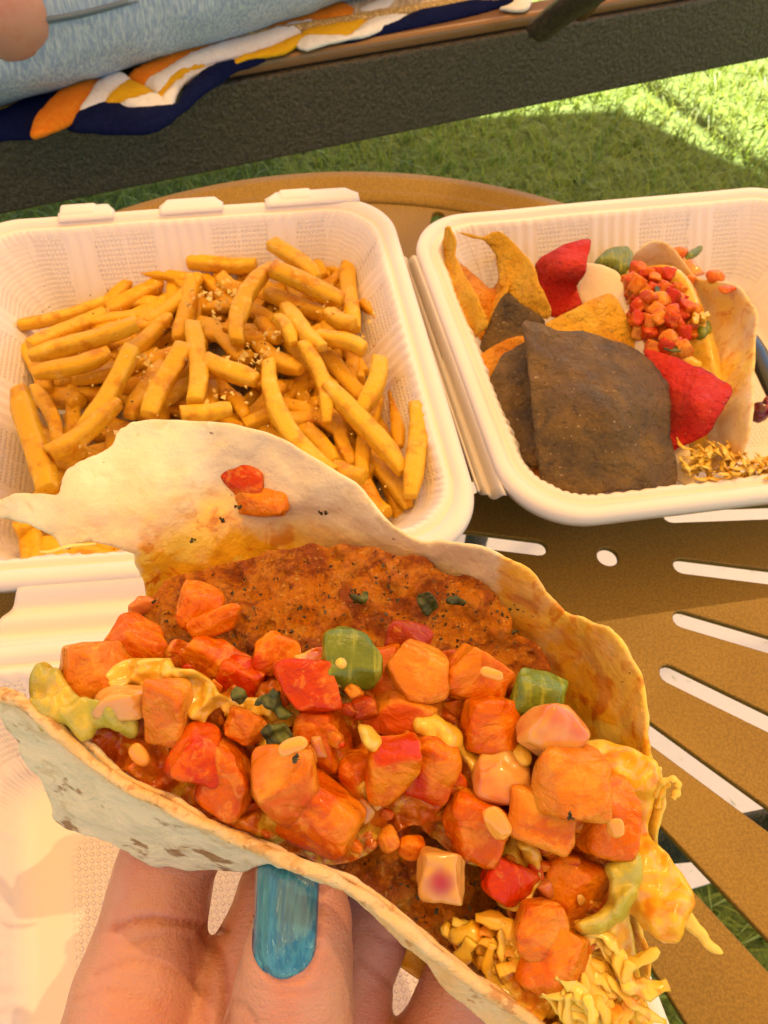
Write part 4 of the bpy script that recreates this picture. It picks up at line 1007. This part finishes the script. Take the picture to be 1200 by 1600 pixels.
# melted cheese along the right side and the drip that hangs over the edge
goo('melted_cheese', [(905,1165),(960,1160),(1020,1185),(1030,1230),(1015,1300),(1045,1340),(1080,1382),(1084,1420),(1062,1460),(1040,1472),(1005,1450),(980,1430),(1000,1520),(1020,1600),(1020,1660),(900,1660),(850,1600),(900,1540),(935,1470),(955,1400),(985,1330),(965,1240)],
    [(930,1170,.160),(1020,1220,.155),(1020,1300,.153),(1080,1400,.144),(1040,1465,.143),(970,1430,.148),(1000,1550,.150),(880,1590,.145),(985,1340,.150),(940,1500,.148)], 'cheese', 40, th=.0015, puff=.0012, pw=12, wob=.0045, ws=110, step=7)
goo('cheese_curl', [(1070,1425),(1085,1432),(1110,1465),(1130,1482),(1132,1492),(1115,1490),(1085,1465),(1068,1445)], [(1090,1450,.143)], 'shredded_cheese', 41, th=.0008, puff=.0008, pw=6, step=6, wob=.0003)
goo('melted_cheese', [(735,1460),(790,1465),(850,1500),(910,1540),(960,1500),(1000,1520),(1020,1600),(1010,1660),(880,1640),(820,1580),(765,1525)], [(740,1470,.148),(850,1520,.1435),(1000,1540,.1445),(880,1620,.1400)], 'cheese', 44, th=.002, puff=.001, pw=10, wob=.0065, ws=170, step=6)
for k, (pts, rr_) in enumerate((
    ([(1025,1245,.150),(1035,1222,.148),(1055,1218,.147),(1060,1232,.147),(1052,1248,.147)], .0009),
    ([(1028,1262,.150),(1035,1238,.149),(1045,1222,.149)], .0008),
    )):
    P = catmull([atd(*p) for p in pts], 6); n_ = len(P)
    obj('cheese_shred', *tube(P, [rr_*(.75+.25*math.sin(i*1.3+k)) for i in range(n_)], 8, .75), MAT['cheese' if k % 2 else 'shredded_cheese'], TACO)
R = random.Random(21)
for k in range(64):
    t = R.random(); x, y = 745+t*190+R.gauss(0, 16), 1480+t*110+R.gauss(0, 14)
    if k % 3 == 0: x, y = R.uniform(900, 1010), R.uniform(1470, 1600)
    a = R.gauss(.80, .42); L = R.uniform(28, 62); c_ = R.uniform(-40, 40); d_ = (.1455-t*.008 if k % 3 else .1440-(y-1470)*.00003)-R.uniform(0, .003)
    P = [atd(x+L*u*math.cos(a)+c_*math.sin(a)*(1-u*u), y+L*u*math.sin(a)-c_*math.cos(a)*(1-u*u), d_+.0008*math.sin(3*u+k)) for u in (-1, -.5, 0, .5, 1)]
    P = catmull(P, 3); n_ = len(P)
    obj('cheese_shred', *tube(P, [(.0010+.0009*(k % 5)/4)*(.25+.75*math.sin(math.pi*(.05+.9*i/(n_-1)))**.5)*(1+.3*math.sin(i*1.7+k)) for i in range(n_)], 8, .36), MAT['cheese' if k % 2 == 0 else 'shredded_cheese'], TACO)
# cabbage shreds clinging to the flap
fbk = rbf(bctl); R = random.Random(8)
def strand(nm, pts, rr_, mat, sq=.5, seg=6):
    P = catmull(pts, 4); n_ = len(P)
    return obj(nm, *tube(P, [rr_*(.35+.65*math.sin(math.pi*(.08+.84*i/(n_-1)))) for i in range(n_)], seg, sq), MAT[mat], TACO)
strand('cabbage_shred', [atd(*p) for p in ((150,850,.176),(110,853,.174),(80,862,.173),(62,862,.173))], .0007, 'cabbage')
for k in range(0):
    x, y = R.uniform(245, 400), R.uniform(815, 905); y += abs(x-330)*.12
    a = R.gauss(-.25, .6); L = R.uniform(22, 55); c_ = R.uniform(-24, 24); P = []
    for t in (-1, -.5, 0, .5, 1):
        qx, qy = x+L*t*math.cos(a)+c_*math.sin(a)*(1-t*t), y+L*t*math.sin(a)+c_*(1-t*t)
        P.append(atd(qx, qy, float(fbk(qx, qy)[0])-.0016-R.uniform(0, .0006)))
    strand('cabbage_shred', P, R.uniform(.0007, .0014), 'cabbage', .3)
goo('cabbage_piece', [(200,945),(215,930),(240,938),(235,955),(210,965),(203,985),(197,970)], [(215,955,.178)], 'onion', 43, th=.001, puff=.001, pw=8, step=6)
# herbs, pepper flecks and seeds
for (pts, d_) in (([(415,1085),(435,1078),(440,1098),(455,1110),(445,1125),(420,1110),(400,1100)], .1465), ([(412,1140),(425,1128),(450,1140),(460,1160),(440,1172),(418,1165)], .1445), ([(358,1078),(372,1076),(386,1090),(380,1102),(366,1098)], .148),
                 ([(545,925),(572,930),(570,945),(550,942)], .1765), ([(650,930),(672,926),(680,950),(660,960)], .1765), ([(708,930),(722,938),(716,948),(702,944)], .1765)):
    slab('herb_leaf', pts, [(0, 0, d_)], .0006, MAT['herb'], TACO, 'd', step=4, per=4, wob=.0014, ws=420, seed=int(pts[0][0]), jit=9, subsurf=0)
mh = MB()
R = random.Random(5)
fch = rbf(CHC)
for _ in range(260):
    x, y = R.uniform(230, 850), R.uniform(870, 1010)
    if y < 860+(abs(x-520)*.28): continue
    mh.add(bit(atd(x, y, float(fch(x, y)[0])-.0022), R.uniform(.00025, .0007), R))
for (x, y, d_) in ((460,1186,.1315),(892,1272,.131),(500,800,.192),(508,804,.191),(700,905,.187),(550,925,.18),(560,928,.18),(665,940,.178),(302,847,.183),(345,812,.187),(370,795,.188)):
    for q in range(3): mh.add(bit(atd(x+R.uniform(-4, 4), y+R.uniform(-4, 4), d_), .0007, R))
for _ in range(50):
    mh.add(bit(atd(R.uniform(600, 800), R.uniform(1380, 1470), .147), R.uniform(.0003, .0008), R))
o = mh.build('pepper_flecks', MAT['fleck'], TACO, smooth=False); o['kind'] = 'stuff'
for (x, y, w_, h_, rot, d_) in ((457, 1164, 44, 22, -22, .132), (218, 1180, 38, 24, 60, .147), (768, 1052, 34, 16, 20, .145), (962, 1292, 30, 26, 80, .138), (776, 1285, 46, 30, 65, .137)):
    chunk('tomato_seed', x, y, w_, h_, rot, d_, 'seed', e=.9, tilt=.1, thick=.002)

# ------------------------------------------------------------------ the hand
HL = atd(450, 1600, .165)
hand = empty('person', HL, 'hand with chipped blue nail polish gripping the large taco from below', 'person')
def rcone(a, b, ra, rb, seg=20):
    a, b = Vector(a), Vector(b); d = (b-a); L = d.length; t = d.normalized(); u = t.orthogonal().normalized(); v = t.cross(u); V = []; Fc = []
    rows = []
    for k in range(1, 6): an = -math.pi/2+math.pi/2*k/6; rows.append((math.sin(an)*ra, math.cos(an)*ra))
    for k in range(5): rows.append((L*k/4, ra+(rb-ra)*k/4))
    for k in range(1, 6): an = math.pi/2*k/6; rows.append((L+math.sin(an)*rb, math.cos(an)*rb))
    V.append(a-t*ra)
    for (x, r) in rows:
        for s in range(seg): an = 2*math.pi*s/seg; V.append(a+t*x+u*math.cos(an)*r+v*math.sin(an)*r)
    V.append(b+t*rb); n = len(rows)
    for s in range(seg): Fc.append((0, 1+(s+1) % seg, 1+s)); Fc.append((len(V)-1, 1+(n-1)*seg+s, 1+(n-1)*seg+(s+1) % seg))
    for i in range(n-1):
        for s in range(seg): Fc.append((1+i*seg+s, 1+i*seg+(s+1) % seg, 1+(i+1)*seg+(s+1) % seg, 1+(i+1)*seg+s))
    return V, Fc
def pr(px, d): return px/F*d
def flesh():
    mb = MB()
    def chain(pts):
        q = [(atd(x, y, d), pr(r, d)) for x, y, d, r in pts]
        for (a, ra), (b, rb) in zip(q, q[1:]): mb.add(rcone(a, b, ra, rb))
    # index finger under the left of the taco, then middle, ring and little fingers
    chain([(390,1190,.178,60),(320,1260,.180,68),(262,1345,.178,77),(240,1440,.174,84),(218,1560,.170,108),(205,1700,.166,135)])
    chain([(560,1250,.176,58),(500,1310,.180,64),(452,1370,.182,72),(432,1450,.178,80),(378,1590,.172,100),(340,1720,.168,125)])
    chain([(690,1330,.172,56),(640,1370,.176,62),(585,1420,.178,68),(548,1510,.176,74),(520,1600,.172,90),(480,1740,.168,120)])
    chain([(820,1440,.166,54),(780,1480,.168,60),(722,1545,.168,66),(700,1620,.168,76),(640,1740,.168,105)])
    # thumb in front of the near wall
    chain([(478,1392,.1492,64),(474,1440,.1478,78),(464,1500,.1478,88),(456,1580,.1495,100),(440,1680,.1530,118),(400,1850,.158,140)])
    # palm and wrist below the frame
    chain([(205,1700,.166,135),(300,1950,.160,190)]); chain([(340,1720,.168,125),(380,1950,.160,190)]); chain([(480,1740,.168,120),(450,1950,.160,190)])
    chain([(640,1740,.168,105),(540,1950,.160,190)]); chain([(400,1950,.160,230),(420,2500,.155,210),(430,3000,.155,200)])
    chain([(250,1720,.168,130),(520,1740,.170,120)])
    return mb
mb = flesh()
me = mesh('hand', mb.V, mb.F)
tmp = bpy.data.objects.new('tmp', me); C.objects.link(tmp)
rm = tmp.modifiers.new('r', 'REMESH'); rm.mode = 'VOXEL'; rm.voxel_size = .0009
s_ = tmp.modifiers.new('s', 'SMOOTH'); s_.iterations = 14; s_.factor = .6
dg = bpy.context.evaluated_depsgraph_get(); me2 = bpy.data.meshes.new_from_object(tmp.evaluated_get(dg)); bpy.data.objects.remove(tmp)
# creases of the fingers pressed into the surface
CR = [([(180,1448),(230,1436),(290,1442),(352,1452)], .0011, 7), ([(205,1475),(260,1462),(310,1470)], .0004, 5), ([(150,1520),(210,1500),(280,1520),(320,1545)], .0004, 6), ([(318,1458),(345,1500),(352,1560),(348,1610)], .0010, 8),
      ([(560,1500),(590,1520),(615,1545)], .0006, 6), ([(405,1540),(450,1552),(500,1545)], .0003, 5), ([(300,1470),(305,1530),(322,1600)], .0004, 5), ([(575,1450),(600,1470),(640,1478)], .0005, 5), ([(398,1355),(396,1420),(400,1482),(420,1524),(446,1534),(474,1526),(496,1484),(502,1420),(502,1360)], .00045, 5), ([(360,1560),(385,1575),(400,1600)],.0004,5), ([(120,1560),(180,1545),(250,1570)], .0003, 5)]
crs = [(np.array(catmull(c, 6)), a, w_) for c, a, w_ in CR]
n_ = len(me2.vertices); co = np.zeros(n_*3); me2.vertices.foreach_get('co', co); co = co.reshape(-1, 3)
no = np.zeros(n_*3); me2.vertices.foreach_get('normal', no); no = no.reshape(-1, 3)
rel = co-np.array(CAM); zz = rel@np.array(FWD); xx = 600+F*(rel@np.array(RIGHT))/zz; yy = 800-F*(rel@np.array(UP))/zz
face = (no@np.array(FWD)) < .1; crv = np.zeros(n_)
vis = np.nonzero(face & (yy < 1700) & (yy > 1300))[0]
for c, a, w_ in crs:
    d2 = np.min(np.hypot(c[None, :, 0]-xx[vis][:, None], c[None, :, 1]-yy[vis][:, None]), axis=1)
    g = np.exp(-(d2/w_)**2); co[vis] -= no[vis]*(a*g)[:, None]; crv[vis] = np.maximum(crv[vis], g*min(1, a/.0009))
for i in vis: co[i] += no[i]*.00025*nz(Vector(co[i]), 90, 3)
me2.vertices.foreach_set('co', co.ravel()); me2.update()
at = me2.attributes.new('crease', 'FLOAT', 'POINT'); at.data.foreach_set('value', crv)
me2.name = 'hand'
hnd = link('hand', me2, MAT['skin'], hand)
# thumb nail with blue varnish, laid on the thumb tip
from mathutils.bvhtree import BVHTree as BT
hb = BT.FromPolygons([v.co for v in me2.vertices], [tuple(p.vertices) for p in me2.polygons])
def ondepth(px, py, bvh, dflt):
    dv = (FWD+RIGHT*((px-600)/F)-UP*((py-800)/F)).normalized(); h = bvh.ray_cast(CAM, dv)[0]
    return dflt if h is None else (h-CAM).dot(FWD)
V, Fc = [], []
nu, nv = 24, 34
for j in range(nv+1):
    v = j/nv
    for i in range(nu+1):
        u = i/nu*2-1
        cy = 1342+v*186; cx = 450-8*v; half = 48
        lim = 1; 
        if v > .72: lim = math.sqrt(max(0, 1-((v-.72)/.285)**2)); lim = .25+.75*lim
        if v < .08: lim = .9+.1*v/.08
        x = cx+half*u*lim; y = cy-8*u*u*(v > .6)*(v-.6)*2.5
        dc = ondepth(cx, cy, hb, .139); dd_ = ondepth(x, y, hb, .14)
        base = dc+.0042*abs(u)**2.2 ; d = min(dd_-.0003, base) if abs(u*lim) < .93 and v < .97 else dd_+.0001
        d = .65*d+.35*min(base, dd_) - .0006*(1-abs(u)**3)*(1-v**6)
        V.append(atd(x, y, d))
for j in range(nv):
    for i in range(nu): Fc.append((j*(nu+1)+i, j*(nu+1)+i+1, (j+1)*(nu+1)+i+1, (j+1)*(nu+1)+i))
nail = obj('fingernail', V, Fc, MAT['nail_polish'], hand); md = nail.modifiers.new('t', 'SOLIDIFY'); md.thickness = .0007; md.offset = 0
nail['label'] = 'thumbnail painted in streaky chipped blue polish'

# ------------------------------------------------------------------ lounge chair behind the table
RB, RT = -.20, None
pL, pR = pl(-250, 387, RB), pl(1500, 22, RB)
pL, pR = pl(0, 337, RB), pl(1200, 92, RB)
ux = (pR-pL).normalized(); uy = Vector((-ux.y, ux.x, 0))
hgt = .096
base = pL + ux*.4
lc = empty('lounge_chair', (base.x+uy.x*.3, base.y+uy.y*.3, GZ), 'dark bronze metal sun lounger with woven seat behind the table', 'lounge chair')
def beam(nm, a, b, d0, d1, z0, z1, mat, bev=.006, taper=0):
    V = []
    for p in (a, b):
        for (dd_, z) in ((d0, z0), (d1, z0), (d1, z1), (d0, z1)): V.append(Vector((p.x, p.y, 0))+uy*dd_+Vector((0, 0, z)))
    o = obj(nm, V, [(0, 1, 2, 3), (7, 6, 5, 4), (0, 4, 5, 1), (1, 5, 6, 2), (2, 6, 7, 3), (3, 7, 4, 0)], mat, lc, smooth=False); bevel(o, bev, 3); return o
A, B = pL-ux*.7, pR+ux*.9
beam('side_rail', A, B, 0, .030, RB, RB+hgt, MAT['chair_metal'], .004)
beam('top_rail', A, B, .004, .036, RB+hgt+.0005, RB+hgt+.016, MAT['chair_brown'], .006)
# woven seat ends before the right side of the frame
sB = pl(872, 40, RB+hgt+.02); sE = pL+ux*((sB-pL).dot(ux))
beam('woven_seat', A, sE, .040, .62, RB+hgt-.01, RB+hgt+.026, MAT['wicker'], .008)
P = [Vector((0, 0, RB+hgt+.022))+Vector((A.lerp(sE, t).x, A.lerp(sE, t).y, 0))+uy*.042 for t in np.linspace(0, 1, 30)]
obj('piping', *tube(P, .0065, 8), MAT['piping'], lc)
beam('side_rail', A, sE, .65, .68, RB, RB+hgt, MAT['chair_metal'], .004)
for t in (.02, .98):
    q = A.lerp(B, t)
    for dd_ in ((.002, .652) if t < .5 else (.002,)):
        beam('leg', q-ux*.02, q+ux*.02, dd_, dd_+.026, GZ, RB-.001, MAT['chair_metal'], .003)
# arm strut crossing just past the seat
P = [pl(842, 48, -.085), pl(880, 18, -.05), pl(960, -40, 0.02), pl(1060, -130, .1)]
obj('arm_strut', *tube(catmull(P, 5), .017, 8, .7), MAT['chair_metal'], lc)
P = [pl(905, 20, -.08), pl(945, -30, -.03)]
obj('arm_strut', *tube(P, .014, 8, .7), MAT['chair_brown'], lc)

# ------------------------------------------------------------------ towel
def c1(*pts): return [(x/2, y/2) for x, y in pts]
tw = empty('beach_towel', pl(250, 150, -.09), 'striped orange, white, yellow and navy towel bunched over the lounger edge', 'towel')
def fold(pts, mat, z, puff=.012, pw=22, seed=1, th=.004):
    puff *= .5; z = z if isinstance(z, list) else ZT+(z-ZT)*.45
    o = slab('towel_fold', c1(*pts), z if isinstance(z, list) else [(0, 0, z)], th, MAT[mat], tw, 'z', step=7, per=4, wob=.002, ws=30, seed=seed, puff=puff, puffw=pw); return o
ZT = -.082
fold([(-60,340),(0,345),(100,300),(200,262),(300,232),(340,260),(260,330),(180,400),(100,428),(0,432),(-60,440)], 'towel_navy', ZT-.012, seed=1)
fold([(205,388),(250,345),(330,318),(440,325),(540,325),(560,300),(600,250),(660,205),(740,185),(800,172),(830,180),(790,200),(740,215),(690,250),(600,315),(560,350),(520,385),(440,412),(330,412),(240,402)], 'towel_navy', ZT-.008, seed=2, pw=16)
fold([(400,236),(440,205),(500,170),(590,128),(680,95),(800,62),(900,28),(1000,8),(1080,12),(1112,36),(1080,62),(960,70),(850,96),(720,132),(620,172),(520,222),(450,262)], 'towel_orange', ZT+.006, seed=3, pw=16)
fold([(445,258),(520,212),(620,162),(720,124),(850,88),(960,62),(1040,55),(1110,30),(1200,-10),(1260,-10),(1220,40),(1120,60),(960,90),(930,115),(800,160),(700,185),(610,212),(540,255),(505,296),(470,280)], 'towel_white', ZT, seed=4, pw=14)
fold([(490,285),(520,240),(600,200),(640,200),(590,225),(540,262),(505,300)], 'towel_yellow', ZT+.002, seed=5, puff=.006, pw=8)
fold([(690,190),(780,165),(860,135),(940,105),(950,120),(910,150),(860,168),(780,182),(720,195)], 'towel_yellow', ZT+.002, seed=6, puff=.006, pw=8)
fold([(505,298),(545,255),(600,215),(700,188),(690,205),(640,215),(585,245),(552,290),(535,335),(500,325)], 'towel_white', ZT, seed=7, puff=.008, pw=9)
fold([(945,95),(1000,80),(1060,70),(1150,55),(1130,80),(1080,110),(1000,114),(950,112)], 'towel_yellow', ZT+.004, seed=8, puff=.008, pw=10)
fold([(925,140),(950,110),(1080,108),(1150,60),(1230,30),(1400,-40),(1400,0),(1250,60),(1180,95),(1100,118),(1000,140),(960,150)], 'towel_white', ZT, seed=9, puff=.008, pw=12)
fold([(1060,122),(1120,105),(1200,80),(1400,-10),(1500,-30),(1600,-30),(1640,-10),(1540,25),(1400,60),(1200,100),(1100,125)], 'towel_navy', ZT-.006, seed=10, pw=14)
fold([(1600,5),(1620,-30),(1660,-40),(1652,25),(1560,22)], 'towel_white', ZT, seed=19, puff=.006, pw=8)
fold([(92,424),(120,350),(180,290),(260,240),(340,222),(372,230),(310,262),(262,330),(232,370),(170,402)], 'towel_orange', ZT+.004, seed=11, pw=20)
fold([(365,228),(402,240),(412,252),(368,280),(335,318),(245,354),(265,318),(300,258)], 'towel_white', ZT+.003, seed=12, pw=14)
fold([(400,246),(440,262),(484,290),(440,306),(370,322),(326,322),(360,278)], 'towel_yellow', ZT+.003, seed=13, pw=14)
fold([(430,305),(484,286),(536,332),(440,340),(360,326)], 'towel_white', ZT+.002, seed=14, puff=.008, pw=10)

# ------------------------------------------------------------------ person on the lounger
ps = empty('person', pl(-60, 120, -.09), 'person in grey blue denim shorts stretched out on the lounger', 'person')
mb = MB()
def pch(pts):
    for (a, ra), (b, rb) in zip(pts, pts[1:]): mb.add(rcone(a, b, ra, rb, 24))
Zs = RB+hgt+.022
def onl(t, dd_, z): p = pL+ux*t+uy*dd_; return Vector((p.x, p.y, z))
hip1, knee1 = pl(-120, -10, Zs+.085), pl(600, -150, Zs+.075); foot1 = knee1+(knee1-hip1).normalized()*.4
hip2 = hip1+uy*.2; knee2 = knee1+uy*.18; foot2 = foot1+uy*.16
chest = (hip1+hip2)/2-ux*.36+Vector((0, 0, .2))
pch([(hip1, .098), (knee1, .080)]); pch([(hip2, .098), (knee2, .080)]); pch([(hip1, .098), (hip2, .098)])
def fleshout(mb, vox, nm, mat, parent, it=6):
    me = mesh('t', mb.V, mb.F); tmp = bpy.data.objects.new('tmp', me); C.objects.link(tmp)
    rm = tmp.modifiers.new('r', 'REMESH'); rm.mode = 'VOXEL'; rm.voxel_size = vox
    s = tmp.modifiers.new('s', 'SMOOTH'); s.iterations = it; s.factor = .6
    dg = bpy.context.evaluated_depsgraph_get(); m_ = bpy.data.meshes.new_from_object(tmp.evaluated_get(dg)); bpy.data.objects.remove(tmp)
    m_.name = nm; return link(nm, m_, mat, parent)
jn = fleshout(mb, .006, 'shorts', MAT['denim'], ps, 8)
lumpy(jn, .004, 14, 2)
mb = MB()
pch([(knee1, .062), (foot1, .038)]); pch([(knee2, .062), (foot2, .038)]); pch([(foot1, .038), (foot1+ux*.05+Vector((0, 0, .14)), .025)]); pch([(foot2, .038), (foot2+ux*.05+Vector((0, 0, .14)), .025)])
pch([((hip1+hip2)/2, .10), (chest, .14), (chest+Vector((0, 0, .14))-ux*.12, .12)])
pch([(chest+Vector((0, 0, .14))-ux*.12, .05), (chest+Vector((0, 0, .25))-ux*.18, .045), (chest+Vector((0, 0, .34))-ux*.2, .085)])
# forearm with the hand slipped into the pocket
from mathutils.bvhtree import BVHTree
jn_bvh = BVHTree.FromPolygons([v.co for v in jn.data.vertices], [tuple(p.vertices) for p in jn.data.polygons])
def onjn(px, py):
    dv = (FWD+RIGHT*((px-600)/F)-UP*((py-800)/F)).normalized(); return jn_bvh.ray_cast(CAM, dv)[0]
h0 = onjn(-6, 4) or pl(12, 30, Zs+.17)
h0 = h0-(CAM-h0).normalized()*.012
e0 = atd(-150, -150, (h0-CAM).dot(FWD)-.02)
pch([(h0-(CAM-h0).normalized()*.022, .050), (h0.lerp(e0, .4), .046), (e0, .040), (chest-uy*.16+Vector((0, 0, .12)), .05)])
fleshout(mb, .014, 'body', MAT['skin'], ps)
def seam(pts, r=.002, nm='seam', mat='seam'):
    P = []
    for x, y in catmull(pts, 8):
        dv = (FWD+RIGHT*((x-600)/F)-UP*((y-800)/F)).normalized(); h = jn_bvh.ray_cast(CAM, dv)[0]
        if h is not None: P.append(h-dv*.0008)
    if len(P) > 2: obj(nm, *tube(P, r, 6), MAT[mat], ps)
seam([(0,78),(30,62),(56,38),(50,20),(40,0)], .004, 'pocket_hem', 'denim')
seam([(0,90),(34,72),(62,44),(66,34)], .0012); seam([(60,32),(120,22),(200,2)], .0022); seam([(62,38),(125,27),(215,2)], .001)

# ------------------------------------------------------------------ umbrella overhead, outside the frame
UZ = 1.75
def tosun(p): return p + SUN_DIR*((UZ-p.z)/SUN_DIR.z)
gp = [pl(640, 188, GZ), pl(966, 172, GZ), pl(1172, 264, GZ), pl(1420, 372, GZ)]  # unseen canopy's outline is shaped from the wanted shade edge on the grass
cp = [tosun(p) for p in gp]
um = empty('patio_umbrella', (-1.5, -1.0, GZ), 'unseen orange cantilever umbrella, canopy shaped to shade the table and lounger', 'umbrella')
poly = [cp[0]-Vector((2.4, -.05, 0)), cp[0], cp[1], cp[2], cp[3], cp[3]+(cp[3]-cp[2])*3, cp[3]+Vector((.9, -2.8, 0)), Vector((-2.6, -2.6, UZ))]
V = [Vector((p.x, p.y, UZ)) for p in poly]; cenp = sum(V, Vector())/len(V); V.append(cenp+Vector((0, 0, .28)))
o = obj('canopy', V, [(i, (i+1) % len(poly), len(poly)) for i in range(len(poly))], MAT['canopy_cloth'], um, smooth=False)
for p in poly: obj('rib', *tube([cenp+Vector((0, 0, .27)), Vector((p.x, p.y, UZ-.01))], .01, 6), MAT['chair_metal'], um)
obj('pole', *tube([Vector((-1.5, -1.0, GZ)), Vector((-1.5, -1.0, 2.3)), cenp+Vector((0, 0, .45)), cenp+Vector((0, 0, .27))], .03, 10), MAT['chair_metal'], um)
# unseen bar, added only to cast a narrow shadow across the lit grass
s0, s1 = tosun(pl(985, 112, GZ)), tosun(pl(1290, 330, GZ))
obj('shadow_bar', *tube([s0+(s0-s1)*.02, s1], .018, 8), MAT['chair_metal'], um)

for o in scene.objects:
    if o.type == 'MESH' and o.parent is None and 'label' not in o and 'kind' not in o: print('untagged', o.name)
for o in scene.objects:
    for md in o.modifiers: md.show_viewport = True
